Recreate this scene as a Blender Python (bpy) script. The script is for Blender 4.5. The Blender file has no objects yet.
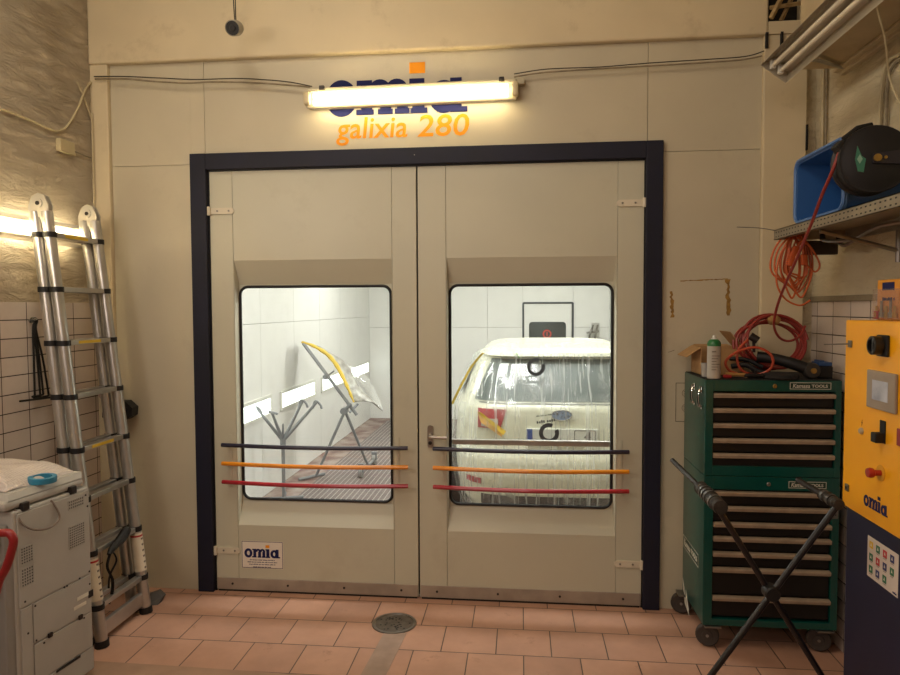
import bpy, bmesh, math, random
from mathutils import Vector, Matrix, noise
random.seed(7)
S = bpy.context.scene
COL = S.collection
PI = math.pi

# ------------------------------------------------------------------ camera
CAM = Vector((1.99947, -3.98377, 1.76039))
YAW, PITCH, ROLL, FPX = 0.10452194, -0.04384192, -0.00426101, 676.0
_f = Vector((-math.sin(YAW)*math.cos(PITCH), math.cos(YAW)*math.cos(PITCH), math.sin(PITCH)))
_r0 = Vector((math.cos(YAW), math.sin(YAW), 0)); _u0 = _r0.cross(_f)
_r = _r0*math.cos(ROLL) + _u0*math.sin(ROLL); _u = -_r0*math.sin(ROLL) + _u0*math.cos(ROLL)
cd = bpy.data.cameras.new('camera'); cam = bpy.data.objects.new('camera', cd); COL.objects.link(cam)
cd.sensor_width = 36; cd.lens = FPX/900*36; cd.clip_start = .05; cd.clip_end = 100
cam.matrix_world = Matrix(((_r.x, _u.x, -_f.x, CAM.x), (_r.y, _u.y, -_f.y, CAM.y), (_r.z, _u.z, -_f.z, CAM.z), (0, 0, 0, 1)))
S.camera = cam

def _ray(px, py): return _r*(px-450)/FPX + _u*(337.5-py)/FPX + _f
def aX(px, py, v): d = _ray(px, py); return CAM + d*((v-CAM.x)/d.x)
def aY(px, py, v): d = _ray(px, py); return CAM + d*((v-CAM.y)/d.y)
def aZ(px, py, v=0): d = _ray(px, py); return CAM + d*((v-CAM.z)/d.z)

# ------------------------------------------------------------------ world, lights, exposure
w = bpy.data.worlds.new('world'); S.world = w; w.use_nodes = True
w.node_tree.nodes['Background'].inputs[0].default_value = (1.0, .75, .55, 1)
w.node_tree.nodes['Background'].inputs[1].default_value = .05
S.view_settings.view_transform = 'Standard'; S.view_settings.look = 'None'
S.view_settings.exposure = -0.25; S.view_settings.gamma = 1.0; S.view_settings.use_curve_mapping = False

def area(name, loc, size, power, color, aim=(0, 0, -1)):
    l = bpy.data.lights.new(name, 'AREA'); l.shape = 'RECTANGLE'; l.size, l.size_y = size
    l.energy = power; l.color = color
    o = bpy.data.objects.new(name, l); COL.objects.link(o); o.location = loc
    o.rotation_euler = Vector(aim).to_track_quat('-Z', 'Y').to_euler(); return o
# shop tubes along the left wall and under the ceiling, plus an added fill
area('shop_light', (-.45, -2.9, 2.7), (1.4, .25), 30, (1.0, .89, .76), (.75, .65, -.12))
area('shop_light', (.9, -2.3, 4.2), (2.4, .3), 46, (1.0, .88, .70), (.25, .15, -1))
area('shop_light', (.9, -5.6, 2.8), (2.4, .8), 30, (1.0, .82, .74), (0, 1, -.25))  # added low pinkish fill that brightens the lower doors, not a shop tube
# spray booth ceiling tubes
area('booth_light', (1.15, 3.8, 2.95), (.8, 5.2), 105, (1.0, 1.0, .97), (.2, 0, -1))
area('booth_light', (2.4, 3.6, 2.95), (.8, 5.2), 350, (1.0, 1.0, .97), (-.2, 0, -1))
area('booth_light', (1.4, .55, 2.95), (2.4, .3), 90, (1.0, 1.0, .97), (0, .5, -1))

# ------------------------------------------------------------------ materials
def lin(c):
    return tuple((x/12.92 if x <= .04045 else ((x+.055)/1.055)**2.4) for x in c)
def hexc(h):
    h = h.lstrip('#')
    return lin(tuple(int(h[i:i+2], 16)/255 for i in (0, 2, 4)))
MATS = {}
def mat(name, c, rough=.5, metal=0., var=.08, scale=6., bump=0., bscale=40., c2=None, dirt=0., coat=0.):
    if name in MATS: return MATS[name]
    if isinstance(c, str): c = hexc(c)
    m = bpy.data.materials.new(name); m.use_nodes = True; nt = m.node_tree; N = nt.nodes; L = nt.links
    b = N['Principled BSDF']; b.inputs['Roughness'].default_value = rough; b.inputs['Metallic'].default_value = metal
    if coat: b.inputs['Coat Weight'].default_value = coat
    tc = N.new('ShaderNodeTexCoord')
    n = N.new('ShaderNodeTexNoise'); n.inputs['Scale'].default_value = scale; n.inputs['Detail'].default_value = 5
    L.new(tc.outputs['Object'], n.inputs['Vector'])
    r = N.new('ShaderNodeValToRGB'); L.new(n.outputs['Fac'], r.inputs['Fac'])
    lo = tuple(x*(1-var) for x in c) if c2 is None else (hexc(c2) if isinstance(c2, str) else c2)
    hi = tuple(min(1, x*(1+var)) for x in c) if c2 is None else c
    r.color_ramp.elements[0].position = .35; r.color_ramp.elements[1].position = .65
    r.color_ramp.elements[0].color = (*lo, 1); r.color_ramp.elements[1].color = (*hi, 1)
    out = r.outputs['Color']
    if dirt:
        n2 = N.new('ShaderNodeTexNoise'); n2.inputs['Scale'].default_value = 2.3; n2.inputs['Detail'].default_value = 9; n2.inputs['Roughness'].default_value = .7
        L.new(tc.outputs['Object'], n2.inputs['Vector'])
        r2 = N.new('ShaderNodeValToRGB'); L.new(n2.outputs['Fac'], r2.inputs['Fac'])
        r2.color_ramp.elements[0].position = .56; r2.color_ramp.elements[1].position = .75
        r2.color_ramp.elements[0].color = (0, 0, 0, 1); r2.color_ramp.elements[1].color = (dirt, dirt, dirt, 1)
        mx = N.new('ShaderNodeMixRGB'); mx.blend_type = 'MULTIPLY'; mx.inputs['Color2'].default_value = (.45, .36, .28, 1)
        L.new(r2.outputs['Color'], mx.inputs['Fac']); L.new(out, mx.inputs['Color1']); out = mx.outputs['Color']
    L.new(out, b.inputs['Base Color'])
    if bump:
        n3 = N.new('ShaderNodeTexNoise'); n3.inputs['Scale'].default_value = bscale; n3.inputs['Detail'].default_value = 6
        L.new(tc.outputs['Object'], n3.inputs['Vector'])
        bp = N.new('ShaderNodeBump'); bp.inputs['Strength'].default_value = bump; bp.inputs['Distance'].default_value = .02
        L.new(n3.outputs['Fac'], bp.inputs['Height']); L.new(bp.outputs['Normal'], b.inputs['Normal'])
    MATS[name] = m; return m
def emis(name, c, s):
    m = bpy.data.materials.new(name); m.use_nodes = True; nt = m.node_tree
    b = nt.nodes['Principled BSDF']; b.inputs['Base Color'].default_value = (*c, 1)
    b.inputs['Emission Color'].default_value = (*c, 1); b.inputs['Emission Strength'].default_value = s
    MATS[name] = m; return m
def clear(name, tint=(1, 1, 1), gloss=.06, rough=.03, white=0., streak=None):
    m = bpy.data.materials.new(name); m.use_nodes = True; nt = m.node_tree; N = nt.nodes; L = nt.links
    N.remove(N['Principled BSDF']); out = N['Material Output']
    t = N.new('ShaderNodeBsdfTransparent'); t.inputs[0].default_value = (*tint, 1)
    g = N.new('ShaderNodeBsdfGlossy'); g.inputs['Roughness'].default_value = rough
    mx = N.new('ShaderNodeMixShader'); mx.inputs[0].default_value = gloss
    L.new(t.outputs[0], mx.inputs[1]); L.new(g.outputs[0], mx.inputs[2]); last = mx.outputs[0]
    if streak:
        d = N.new('ShaderNodeBsdfDiffuse'); d.inputs[0].default_value = (.9, .92, .88, 1)
        tl = N.new('ShaderNodeBsdfTranslucent'); tl.inputs[0].default_value = (.9, .92, .88, 1)
        ad = N.new('ShaderNodeMixShader'); ad.inputs[0].default_value = .4
        L.new(d.outputs[0], ad.inputs[1]); L.new(tl.outputs[0], ad.inputs[2])
        tc = N.new('ShaderNodeTexCoord'); prev = None
        for k, (rot, sc, lo, hi, amt) in enumerate(streak):
            mp = N.new('ShaderNodeMapping'); mp.inputs['Rotation'].default_value = rot; mp.inputs['Scale'].default_value = sc
            mp.inputs['Location'].default_value = (k*3.1, k*1.7, k*.9)
            L.new(tc.outputs['Object'], mp.inputs['Vector'])
            n = N.new('ShaderNodeTexNoise'); n.inputs['Scale'].default_value = 1; n.inputs['Detail'].default_value = 3; n.inputs['Distortion'].default_value = .4
            L.new(mp.outputs[0], n.inputs['Vector'])
            mr = N.new('ShaderNodeMapRange'); mr.inputs[1].default_value = lo; mr.inputs[2].default_value = hi; mr.inputs[3].default_value = 0; mr.inputs[4].default_value = amt
            L.new(n.outputs['Fac'], mr.inputs[0])
            if prev is None: prev = mr.outputs[0]
            else:
                mm = N.new('ShaderNodeMath'); mm.operation = 'MAXIMUM'; L.new(prev, mm.inputs[0]); L.new(mr.outputs[0], mm.inputs[1]); prev = mm.outputs[0]
        ma = N.new('ShaderNodeMath'); ma.operation = 'ADD'; ma.use_clamp = True; ma.inputs[1].default_value = white
        L.new(prev, ma.inputs[0])
        m2 = N.new('ShaderNodeMixShader'); L.new(ma.outputs[0], m2.inputs[0]); L.new(last, m2.inputs[1]); L.new(ad.outputs[0], m2.inputs[2]); last = m2.outputs[0]
    elif white:
        d = N.new('ShaderNodeBsdfDiffuse'); d.inputs[0].default_value = (.9, .9, .88, 1)
        m2 = N.new('ShaderNodeMixShader'); m2.inputs[0].default_value = white
        L.new(last, m2.inputs[1]); L.new(d.outputs[0], m2.inputs[2]); last = m2.outputs[0]
    L.new(last, out.inputs[0]); MATS[name] = m; return m

def brickmat(name, axes, bw, bh, offx, offy, stagger, c1, c2, mortar, ms, rough=.4, stain=None, bump=.4, varnoise=.25, plain=None):
    """tiles laid on a plane; axes = (u, v) object axes"""
    m = bpy.data.materials.new(name); m.use_nodes = True; nt = m.node_tree; N = nt.nodes; L = nt.links
    b = N['Principled BSDF']; b.inputs['Roughness'].default_value = rough
    tc = N.new('ShaderNodeTexCoord'); sp = N.new('ShaderNodeSeparateXYZ'); L.new(tc.outputs['Object'], sp.inputs[0])
    cb = N.new('ShaderNodeCombineXYZ')
    for i, (a, off) in enumerate(((axes[0], offx), (axes[1], offy))):
        ad = N.new('ShaderNodeMath'); ad.operation = 'ADD'; ad.inputs[1].default_value = off
        L.new(sp.outputs['XYZ'.index(a)], ad.inputs[0]); L.new(ad.outputs[0], cb.inputs[i])
    br = N.new('ShaderNodeTexBrick'); br.inputs['Scale'].default_value = 1
    br.inputs['Brick Width'].default_value = bw; br.inputs['Row Height'].default_value = bh
    br.inputs['Mortar Size'].default_value = ms; br.inputs['Mortar Smooth'].default_value = .2; br.offset = stagger; br.offset_frequency = 2
    br.inputs['Color1'].default_value = (*hexc(c1), 1); br.inputs['Color2'].default_value = (*hexc(c2), 1); br.inputs['Mortar'].default_value = (*hexc(mortar), 1)
    L.new(cb.outputs[0], br.inputs['Vector'])
    n = N.new('ShaderNodeTexNoise'); n.inputs['Scale'].default_value = 3.0; n.inputs['Detail'].default_value = 8; n.inputs['Roughness'].default_value = .65
    L.new(tc.outputs['Object'], n.inputs['Vector'])
    mr = N.new('ShaderNodeMapRange'); mr.inputs[1].default_value = .3; mr.inputs[2].default_value = .75; mr.inputs[3].default_value = 1+varnoise; mr.inputs[4].default_value = 1-varnoise
    L.new(n.outputs['Fac'], mr.inputs[0])
    mx = N.new('ShaderNodeMixRGB'); mx.blend_type = 'MULTIPLY'; mx.inputs[0].default_value = 1
    L.new(br.outputs['Color'], mx.inputs[1]); L.new(mr.outputs[0], mx.inputs[2]); out = mx.outputs[0]
    if stain:
        n2 = N.new('ShaderNodeTexNoise'); n2.inputs['Scale'].default_value = 5.5; n2.inputs['Detail'].default_value = 10; n2.inputs['Roughness'].default_value = .75
        L.new(tc.outputs['Object'], n2.inputs['Vector'])
        r2 = N.new('ShaderNodeMapRange'); r2.inputs[1].default_value = .60; r2.inputs[2].default_value = .70; r2.inputs[3].default_value = 0; r2.inputs[4].default_value = stain
        L.new(n2.outputs['Fac'], r2.inputs[0])
        m2 = N.new('ShaderNodeMixRGB'); m2.blend_type = 'MULTIPLY'; m2.inputs[2].default_value = (.42, .34, .28, 1)
        L.new(r2.outputs[0], m2.inputs[0]); L.new(out, m2.inputs[1]); out = m2.outputs[0]
    L.new(out, b.inputs['Base Color'])
    if bump:
        bp = N.new('ShaderNodeBump'); bp.inputs['Strength'].default_value = bump; bp.inputs['Distance'].default_value = .003; bp.invert = True
        L.new(br.outputs['Fac'], bp.inputs['Height']); L.new(bp.outputs['Normal'], b.inputs['Normal'])
    MATS[name] = m; return m

M_PAINT = mat('booth_paint', '#c3baa2', .42, var=.035, scale=2.2, dirt=.25)
M_DOOR = mat('door_paint', '#c3c0ac', .38, var=.03, scale=1.6, dirt=.2)
M_WALLP = mat('wall_paint', '#d2c3a2', .6, var=.05, scale=2, dirt=.5)
M_NAVY = mat('navy_paint', '#070a24', .65, var=.2, scale=5)
M_SEAM = mat('seam_dark', '#6f6552', .8)
M_BLACK = mat('black_rubber', '#0d0d0e', .55, bump=.05)
M_WHITE = mat('white_booth', '#e2e2dd', .5, var=.02, dirt=.1)
M_ALU = mat('aluminium', '#b9b7b2', .32, .85, var=.08, scale=8)
M_STEEL = mat('steel', '#8f8c86', .35, .9, var=.15, scale=12)
M_CHROME = mat('chrome', '#c9c9c9', .12, 1.)
M_DSTEEL = mat('dark_steel', '#3a3634', .45, .7, var=.2, scale=14)
M_GREEN = mat('green_enamel', '#054840', .3, var=.1, scale=4, coat=.3)
M_GREEND = mat('dark_drawer', '#0e0a08', .5)
M_BEIGE = mat('handle_strip', '#a3907a', .45, var=.12, scale=20)
M_YELLOW = mat('yellow_enamel', '#f7ae10', .35, var=.05, scale=3)
M_BLUE = mat('dark_blue_enamel', '#0c1034', .5, var=.1)
M_GREY = mat('copier_grey', '#aaa7a0', .5, var=.04, scale=5)
M_GREYD = mat('copier_shade', '#8b8883', .55, var=.05)
M_WTEXT = mat('white_print', '#d8d4c4', .5)
M_ORANGE = mat('orange_print', '#f29a1c', .9, var=.02)
M_INK = mat('navy_ink', '#171c52', .9, var=.05)
M_CABLE = mat('grey_cable', '#8a7d66', .6, var=.2, scale=20)
M_CABLED = mat('dark_cable', '#3a332a', .6)

def plaster(name, c, c2, strength, dist=.03):
    m = mat(name, c, .85, var=.0, scale=2.5, c2=c2)
    nt = m.node_tree; N = nt.nodes; L = nt.links; b = N['Principled BSDF']
    tc = [n for n in N if n.type == 'TEX_COORD'][0]
    mp = N.new('ShaderNodeMapping'); mp.inputs['Rotation'].default_value = (.6, 0, 0); mp.inputs['Scale'].default_value = (9, 5, 16)
    L.new(tc.outputs['Object'], mp.inputs[0])
    n = N.new('ShaderNodeTexNoise'); n.inputs['Scale'].default_value = 1; n.inputs['Detail'].default_value = 9; n.inputs['Roughness'].default_value = .68; n.inputs['Distortion'].default_value = 1.1
    L.new(mp.outputs[0], n.inputs['Vector'])
    bp = N.new('ShaderNodeBump'); bp.inputs['Strength'].default_value = strength; bp.inputs['Distance'].default_value = dist
    L.new(n.outputs['Fac'], bp.inputs['Height']); L.new(bp.outputs['Normal'], b.inputs['Normal'])
    # flaked dark spots
    n2 = N.new('ShaderNodeTexNoise'); n2.inputs['Scale'].default_value = 14; n2.inputs['Detail'].default_value = 8; n2.inputs['Roughness'].default_value = .8
    L.new(tc.outputs['Object'], n2.inputs['Vector'])
    mr = N.new('ShaderNodeMapRange'); mr.inputs[1].default_value = .63; mr.inputs[2].default_value = .70; mr.inputs[3].default_value = 0; mr.inputs[4].default_value = .6
    L.new(n2.outputs['Fac'], mr.inputs[0])
    src = b.inputs['Base Color'].links[0].from_socket
    mx = N.new('ShaderNodeMixRGB'); mx.blend_type = 'MULTIPLY'; mx.inputs[2].default_value = (.4, .33, .25, 1)
    L.new(mr.outputs[0], mx.inputs[0]); L.new(src, mx.inputs[1]); L.new(mx.outputs[0], b.inputs['Base Color'])
    return m
M_PLASTL = plaster('rough_plaster', '#e0d2b8', '#c6b496', 1.0, .09)
M_PLASTR = plaster('brushed_plaster', '#e2d6b8', '#cfc09e', .8, .05)
M_TILEW = brickmat('white_tiles', 'YZ', .19, .0965, 4.612, .031, 0, '#d2c4b8', '#c8baae', '#40342e', .0028, .25, bump=.5, varnoise=.1)
M_FLOOR = brickmat('terracotta_tiles', 'XY', .282, .2765, 2.921, 11.40, .5, '#ba8f77', '#ae856f', '#54443a', .0032, .5, stain=.55, bump=.6, varnoise=.16)

# ------------------------------------------------------------------ mesh builder
OFF = {}
def cr(pts, n=8, closed=False):
    P = [Vector(p) for p in pts]; out = []; m = len(P)
    rng = range(m if closed else m-1)
    for i in rng:
        if closed: a, b, c, d = P[(i-1) % m], P[i], P[(i+1) % m], P[(i+2) % m]
        else: a, b, c, d = P[max(i-1, 0)], P[i], P[i+1], P[min(i+2, m-1)]
        for k in range(n):
            t = k/n
            out.append(.5*((2*b)+(c-a)*t+(2*a-5*b+4*c-d)*t*t+(3*b-a-3*c+d)*t**3))
    if not closed: out.append(P[-1])
    return out
class MB:
    def __init__(s): s.bm = bmesh.new(); s.mats = []; s.cur = 0
    def m(s, material):
        if material not in s.mats: s.mats.append(material)
        s.cur = s.mats.index(material); return s
    def _face(s, vs):
        try:
            f = s.bm.faces.new(vs); f.material_index = s.cur; return f
        except ValueError: return None
    def box(s, x0, y0, z0, x1, y1, z1, bev=0, M=None, taper=None):
        t = bmesh.new()
        c = [(x, y, z) for z in (z0, z1) for y in (y0, y1) for x in (x0, x1)]
        if taper:  # (dx, dy) shrink of the top
            cx, cy = (x0+x1)/2, (y0+y1)/2
            c = [(cx+(x-cx)*(taper[0] if z == z1 else 1), cy+(y-cy)*(taper[1] if z == z1 else 1), z) for x, y, z in c]
        v = [t.verts.new(p) for p in c]
        for q in ((0, 2, 3, 1), (4, 5, 7, 6), (0, 1, 5, 4), (2, 6, 7, 3), (0, 4, 6, 2), (1, 3, 7, 5)): t.faces.new([v[i] for i in q])
        if bev:
            bev = min(bev, .45*min(abs(x1-x0), abs(y1-y0), abs(z1-z0)))
            bmesh.ops.bevel(t, geom=t.edges[:], offset=bev, segments=2, profile=.5, affect='EDGES')
        s._merge(t, M); return s
    def _merge(s, t, M=None):
        mp = {}
        for v in t.verts: mp[v] = s.bm.verts.new(M @ v.co if M is not None else v.co)
        for f in t.faces: s._face([mp[v] for v in f.verts])
        t.free()
    def tube(s, pts, r, n=8, closed=False, caps=True, flat=1.0):
        P = [Vector(p) for p in pts]; m = len(P)
        R = r if isinstance(r, (list, tuple)) else [r]*m
        rings = []; nrm = None
        for i in range(m):
            if closed: t = P[(i+1) % m]-P[i-1]
            else: t = P[min(i+1, m-1)]-P[max(i-1, 0)]
            if t.length < 1e-9: t = Vector((0, 0, 1))
            t.normalize()
            if nrm is None:
                a = Vector((0, 0, 1)) if abs(t.z) < .9 else Vector((1, 0, 0))
                nrm = t.cross(a).normalized()
            else:
                nrm = (nrm - t*nrm.dot(t))
                nrm = nrm.normalized() if nrm.length > 1e-6 else t.orthogonal().normalized()
            b = t.cross(nrm)
            rings.append([s.bm.verts.new(P[i] + (nrm*math.cos(2*PI*k/n) + b*math.sin(2*PI*k/n)*flat)*R[i]) for k in range(n)])
        for i in range(m if closed else m-1):
            A, B = rings[i], rings[(i+1) % m]
            for k in range(n): s._face([A[k], A[(k+1) % n], B[(k+1) % n], B[k]])
        if caps and not closed: s._face(rings[0][::-1]); s._face(rings[-1])
        return s
    def cyl(s, p0, p1, r, r1=None, n=20): return s.tube([p0, p1], [r, r if r1 is None else r1], n)
    def lathe(s, o, axis, prof, n=28):
        o = Vector(o); ax = Vector(axis).normalized(); e1 = ax.orthogonal().normalized(); e2 = ax.cross(e1)
        rings = []
        for (r, h) in prof:
            if r < 1e-5: rings.append([s.bm.verts.new(o+ax*h)])
            else: rings.append([s.bm.verts.new(o+ax*h+(e1*math.cos(2*PI*k/n)+e2*math.sin(2*PI*k/n))*r) for k in range(n)])
        for A, B in zip(rings, rings[1:]):
            for k in range(n):
                q = []
                for v in ((A[0] if len(A) == 1 else A[k]), (A[0] if len(A) == 1 else A[(k+1) % n]), (B[0] if len(B) == 1 else B[(k+1) % n]), (B[0] if len(B) == 1 else B[k])):
                    if v not in q: q.append(v)
                if len(q) > 2: s._face(q)
        return s
    def prism(s, pts, vec):
        vec = Vector(vec); A = [s.bm.verts.new(Vector(p)) for p in pts]; B = [s.bm.verts.new(Vector(p)+vec) for p in pts]
        s._face(A[::-1]); s._face(B); n = len(A)
        for k in range(n): s._face([A[k], A[(k+1) % n], B[(k+1) % n], B[k]])
        return s
    def ring(s, outer, inner, vec):
        """flat ring between two equal-length loops, extruded by vec"""
        vec = Vector(vec); n = len(outer)
        O = [s.bm.verts.new(Vector(p)) for p in outer]; I = [s.bm.verts.new(Vector(p)) for p in inner]
        O2 = [s.bm.verts.new(Vector(p)+vec) for p in outer]; I2 = [s.bm.verts.new(Vector(p)+vec) for p in inner]
        for k in range(n):
            j = (k+1) % n
            s._face([O[k], O[j], I[j], I[k]]); s._face([O2[k], I2[k], I2[j], O2[j]])
            s._face([O[k], O2[k], O2[j], O[j]]); s._face([I[k], I[j], I2[j], I2[k]])
        return s
    def grid(s, fn, nu, nv, wrap=False, thick=None):
        V = [[s.bm.verts.new(Vector(fn(i/nu, j/nv))) for j in range(nv+1)] for i in range(nu+(0 if wrap else 1))]
        k = len(V)
        for i in range(nu):
            for j in range(nv): s._face([V[i][j], V[(i+1) % k][j], V[(i+1) % k][j+1], V[i][j+1]])
        if thick:
            tv = Vector(thick)
            W = [[s.bm.verts.new(v.co+tv) for v in row] for row in V]
            for i in range(nu):
                for j in range(nv): s._face([W[i][j+1], W[(i+1) % k][j+1], W[(i+1) % k][j], W[i][j]])
            for i in range(nu):
                s._face([V[i][0], W[i][0], W[i+1][0], V[i+1][0]]); s._face([V[i+1][nv], W[i+1][nv], W[i][nv], V[i][nv]])
            for j in range(nv):
                s._face([V[0][j+1], W[0][j+1], W[0][j], V[0][j]]); s._face([V[nu][j], W[nu][j], W[nu][j+1], V[nu][j+1]])
        return s
    def text(s, txt, o, xd, ud, width=None, height=None, depth=.0015, bold=0., shear=0., keep=False):
        cu = bpy.data.curves.new('t', 'FONT'); cu.body = txt; cu.size = 1; cu.extrude = 0; cu.offset = bold; cu.shear = shear; cu.resolution_u = 3
        ob = bpy.data.objects.new('t', cu); COL.objects.link(ob)
        bpy.context.view_layer.update(); dg = bpy.context.evaluated_depsgraph_get()
        me = bpy.data.meshes.new_from_object(ob.evaluated_get(dg)); bpy.data.objects.remove(ob)
        if not me.vertices: return s
        xs = [v.co.x for v in me.vertices]; ys = [v.co.y for v in me.vertices]
        x0, x1, y0, y1 = min(xs), max(xs), min(ys), max(ys)
        sy = height/(y1-y0) if height else width/(x1-x0)
        sx = width/(x1-x0) if width else sy
        o = Vector(o); xd = Vector(xd).normalized(); ud = Vector(ud).normalized(); nd = xd.cross(ud)
        t = bmesh.new(); t.from_mesh(me); bpy.data.meshes.remove(me)
        for v in t.verts: v.co = o + xd*(v.co.x-x0)*sx + ud*(v.co.y-y0)*sy
        ex = bmesh.ops.extrude_face_region(t, geom=t.faces[:])
        for v in [g for g in ex['geom'] if isinstance(g, bmesh.types.BMVert)]: v.co += nd*depth
        s._merge(t); return s
    def marks(s, o, xd, ud, width, h, depth=.0005, seed=1):
        """a line of print too small to read: short strokes grouped like words"""
        r_ = random.Random(seed); o = Vector(o); xd = Vector(xd).normalized(); ud = Vector(ud).normalized(); nd = xd.cross(ud)*depth; x = 0
        while x < width-h*.5:
            for _ in range(r_.randint(3, 7)):
                if x > width-h*.5: break
                p = o+xd*x; q = h*r_.uniform(.65, 1); s.prism([p, p+xd*h*.5, p+xd*h*.5+ud*q, p+ud*q], nd); x += h*.72
            x += h*.5
        return s
    def build(s, name, material=None, parent=None, label=None, cat=None, group=None, kind=None, local=False, sharp=.6, smooth=True):
        if material is not None and not s.mats: s.mats = [material]
        bmesh.ops.remove_doubles(s.bm, verts=s.bm.verts[:], dist=1e-6)
        bmesh.ops.recalc_face_normals(s.bm, faces=s.bm.faces[:])
        if smooth:
            for f in s.bm.faces: f.smooth = True
            for e in s.bm.edges:
                if len(e.link_faces) == 2:
                    an = e.calc_face_angle(3); a0, a1 = sorted((e.link_faces[0].calc_area(), e.link_faces[1].calc_area()))
                    e.smooth = an < sharp and not (an > .2 and a1 > 6*max(a0, 1e-12))
                else: e.smooth = False
        me = bpy.data.meshes.new(name); o = bpy.data.objects.new(name, me)
        if parent is not None:
            off = OFF[parent]
            if not local:
                for v in s.bm.verts: v.co -= off
            OFF[o] = off; o.parent = parent
        elif kind == 'structure':
            OFF[o] = Vector((0, 0, 0))
        else:
            xs = [v.co.x for v in s.bm.verts]; ys = [v.co.y for v in s.bm.verts]; zs = [v.co.z for v in s.bm.verts]
            c = Vector(((min(xs)+max(xs))/2, (min(ys)+max(ys))/2, min(zs)))
            for v in s.bm.verts: v.co -= c
            o.location = c; OFF[o] = c.copy()
        s.bm.to_mesh(me); s.bm.free()
        for m_ in s.mats: me.materials.append(m_)
        COL.objects.link(o)
        if label: o['label'] = label
        if cat: o['category'] = cat
        if group: o['group'] = group
        if kind: o['kind'] = kind
        return o
def each(mb, name, material=None, parent=None, **kw):
    """every separate piece of the builder becomes an object of its own"""
    bm = mb.bm; bmesh.ops.remove_doubles(bm, verts=bm.verts[:], dist=1e-6)
    seen = set(); out = []
    for v0 in list(bm.verts):
        if v0 in seen: continue
        st = [v0]; seen.add(v0); comp = []
        while st:
            v = st.pop(); comp.append(v)
            for e in v.link_edges:
                o = e.other_vert(v)
                if o not in seen: seen.add(o); st.append(o)
        nb = MB(); nb.mats = list(mb.mats); mp = {v: nb.bm.verts.new(v.co) for v in comp}
        for f in {f for v in comp for f in v.link_faces}:
            nf = nb.bm.faces.new([mp[v] for v in f.verts]); nf.material_index = f.material_index
        out.append(nb.build(name, material, parent, **kw))
    bm.free(); return out
def thing(name, label, cat, loc=(0, 0, 0), rz=0, group=None, kind=None):
    o = bpy.data.objects.new(name, None); COL.objects.link(o); o.location = loc; o.rotation_euler = (0, 0, rz); o.empty_display_size = .1
    o['label'] = label; o['category'] = cat
    if group: o['group'] = group
    if kind: o['kind'] = kind
    OFF[o] = Vector(loc); return o
def rrect(x0, z0, x1, z1, r, y, n=6, plane='XZ'):
    pts = []
    for (cx, cz, a0) in ((x1-r, z1-r, 0), (x0+r, z1-r, PI/2), (x0+r, z0+r, PI), (x1-r, z0+r, 1.5*PI)):
        for k in range(n+1):
            a = a0+PI/2*k/n; u_, v_ = cx+r*math.cos(a), cz+r*math.sin(a)
            pts.append(Vector((u_, y, v_)) if plane == 'XZ' else (Vector((y, u_, v_)) if plane == 'YZ' else Vector((u_, v_, y))))
    return pts
def logo_omia(mb, o, xd, ud, W, mletters, mdot, depth=.002):
    """bold slab lettering o-m-i-a with a square dot above the i; W = full width, x-height .27 W"""
    o = Vector(o); xd = Vector(xd).normalized(); ud = Vector(ud).normalized(); nd = xd.cross(ud)*depth
    k = W/100.
    P = lambda x, y: o+xd*x*k+ud*y*k*.88
    cnt = [0]
    def poly(pts): cnt[0] += 1; mb.prism([P(*p) for p in pts], nd*(1+.006*cnt[0]))
    def rect(x0, y0, x1, y1): poly([(x0, y0), (x1, y0), (x1, y1), (x0, y1)])
    def ringl(cx, cy, rx, ry, ix, iy, a0=0, a1=360, n=28):
        for i in range(n):
            a, b = math.radians(a0+(a1-a0)*i/n), math.radians(a0+(a1-a0)*(i+1)/n)
            poly([(cx+rx*math.cos(a), cy+ry*math.sin(a)), (cx+rx*math.cos(b), cy+ry*math.sin(b)), (cx+ix*math.cos(b), cy+iy*math.sin(b)), (cx+ix*math.cos(a), cy+iy*math.sin(a))])
    mb.m(mletters)
    ringl(11, 13.5, 11.3, 14.5, 4.2, 7)
    rect(21.5, 0, 34, 4); rect(25, 0, 33, 27); rect(22, 23, 33, 27)
    ringl(38.5, 18, 8.3, 9.5, 1.6, 4, 0, 180, 12); rect(38.6, 0, 46.6, 18); rect(37, 0, 47.6, 4)
    ringl(50.5, 18, 8.3, 9.5, 1.6, 4, 0, 180, 12); rect(50.6, 0, 58.4, 18); rect(49, 0, 59.4, 4)
    rect(60, 0, 72, 4); rect(61.5, 0, 70, 27); rect(59.4, 23, 70, 27)
    ringl(83.5, 12.2, 10.5, 12.8, 3.2, 6.2); rect(88, 0, 96, 26.5); rect(88, 0, 100, 4)
    mb.m(mdot); rect(59.5, 31, 70.5, 39.5)

# ------------------------------------------------------------------ SETTING
XL, XR, YB, ZC = -.63, 3.63, -6.8, 4.3
mb = MB(); mb.box(XL-.1, YB, -.1, XR+.1, .06, 0); mb.build('floor', M_FLOOR, kind='structure')
M_CONC = mat('smooth_concrete', '#a0806a', .7, var=.08, scale=9, bump=.1)
mb = MB(); mb.prism([(XL, YB, .0008), (1.2, YB, .0008), (.93, -.9, .0008), (.40, -.885, .0008), (XL, -.87, .0008)], (0, 0, .001)); mb.build('floor_screed', M_CONC, kind='structure')
M_CHAN = mat('grey_mortar_strip', '#9d8575', .75, var=.1, scale=14)
mb = MB(); mb.prism([(1.262, -.45, .0005), (1.23, -.95, .0005), (1.35, -.95, .0005), (1.385, -.44, .0005)], (0, 0, .0015)); mb.build('floor_strip', M_CHAN, kind='structure')
mb = MB(); mb.box(XL-.1, YB, 1.80, XL, .1, ZC); mb.build('wall_left', M_PLASTL, kind='structure')
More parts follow.
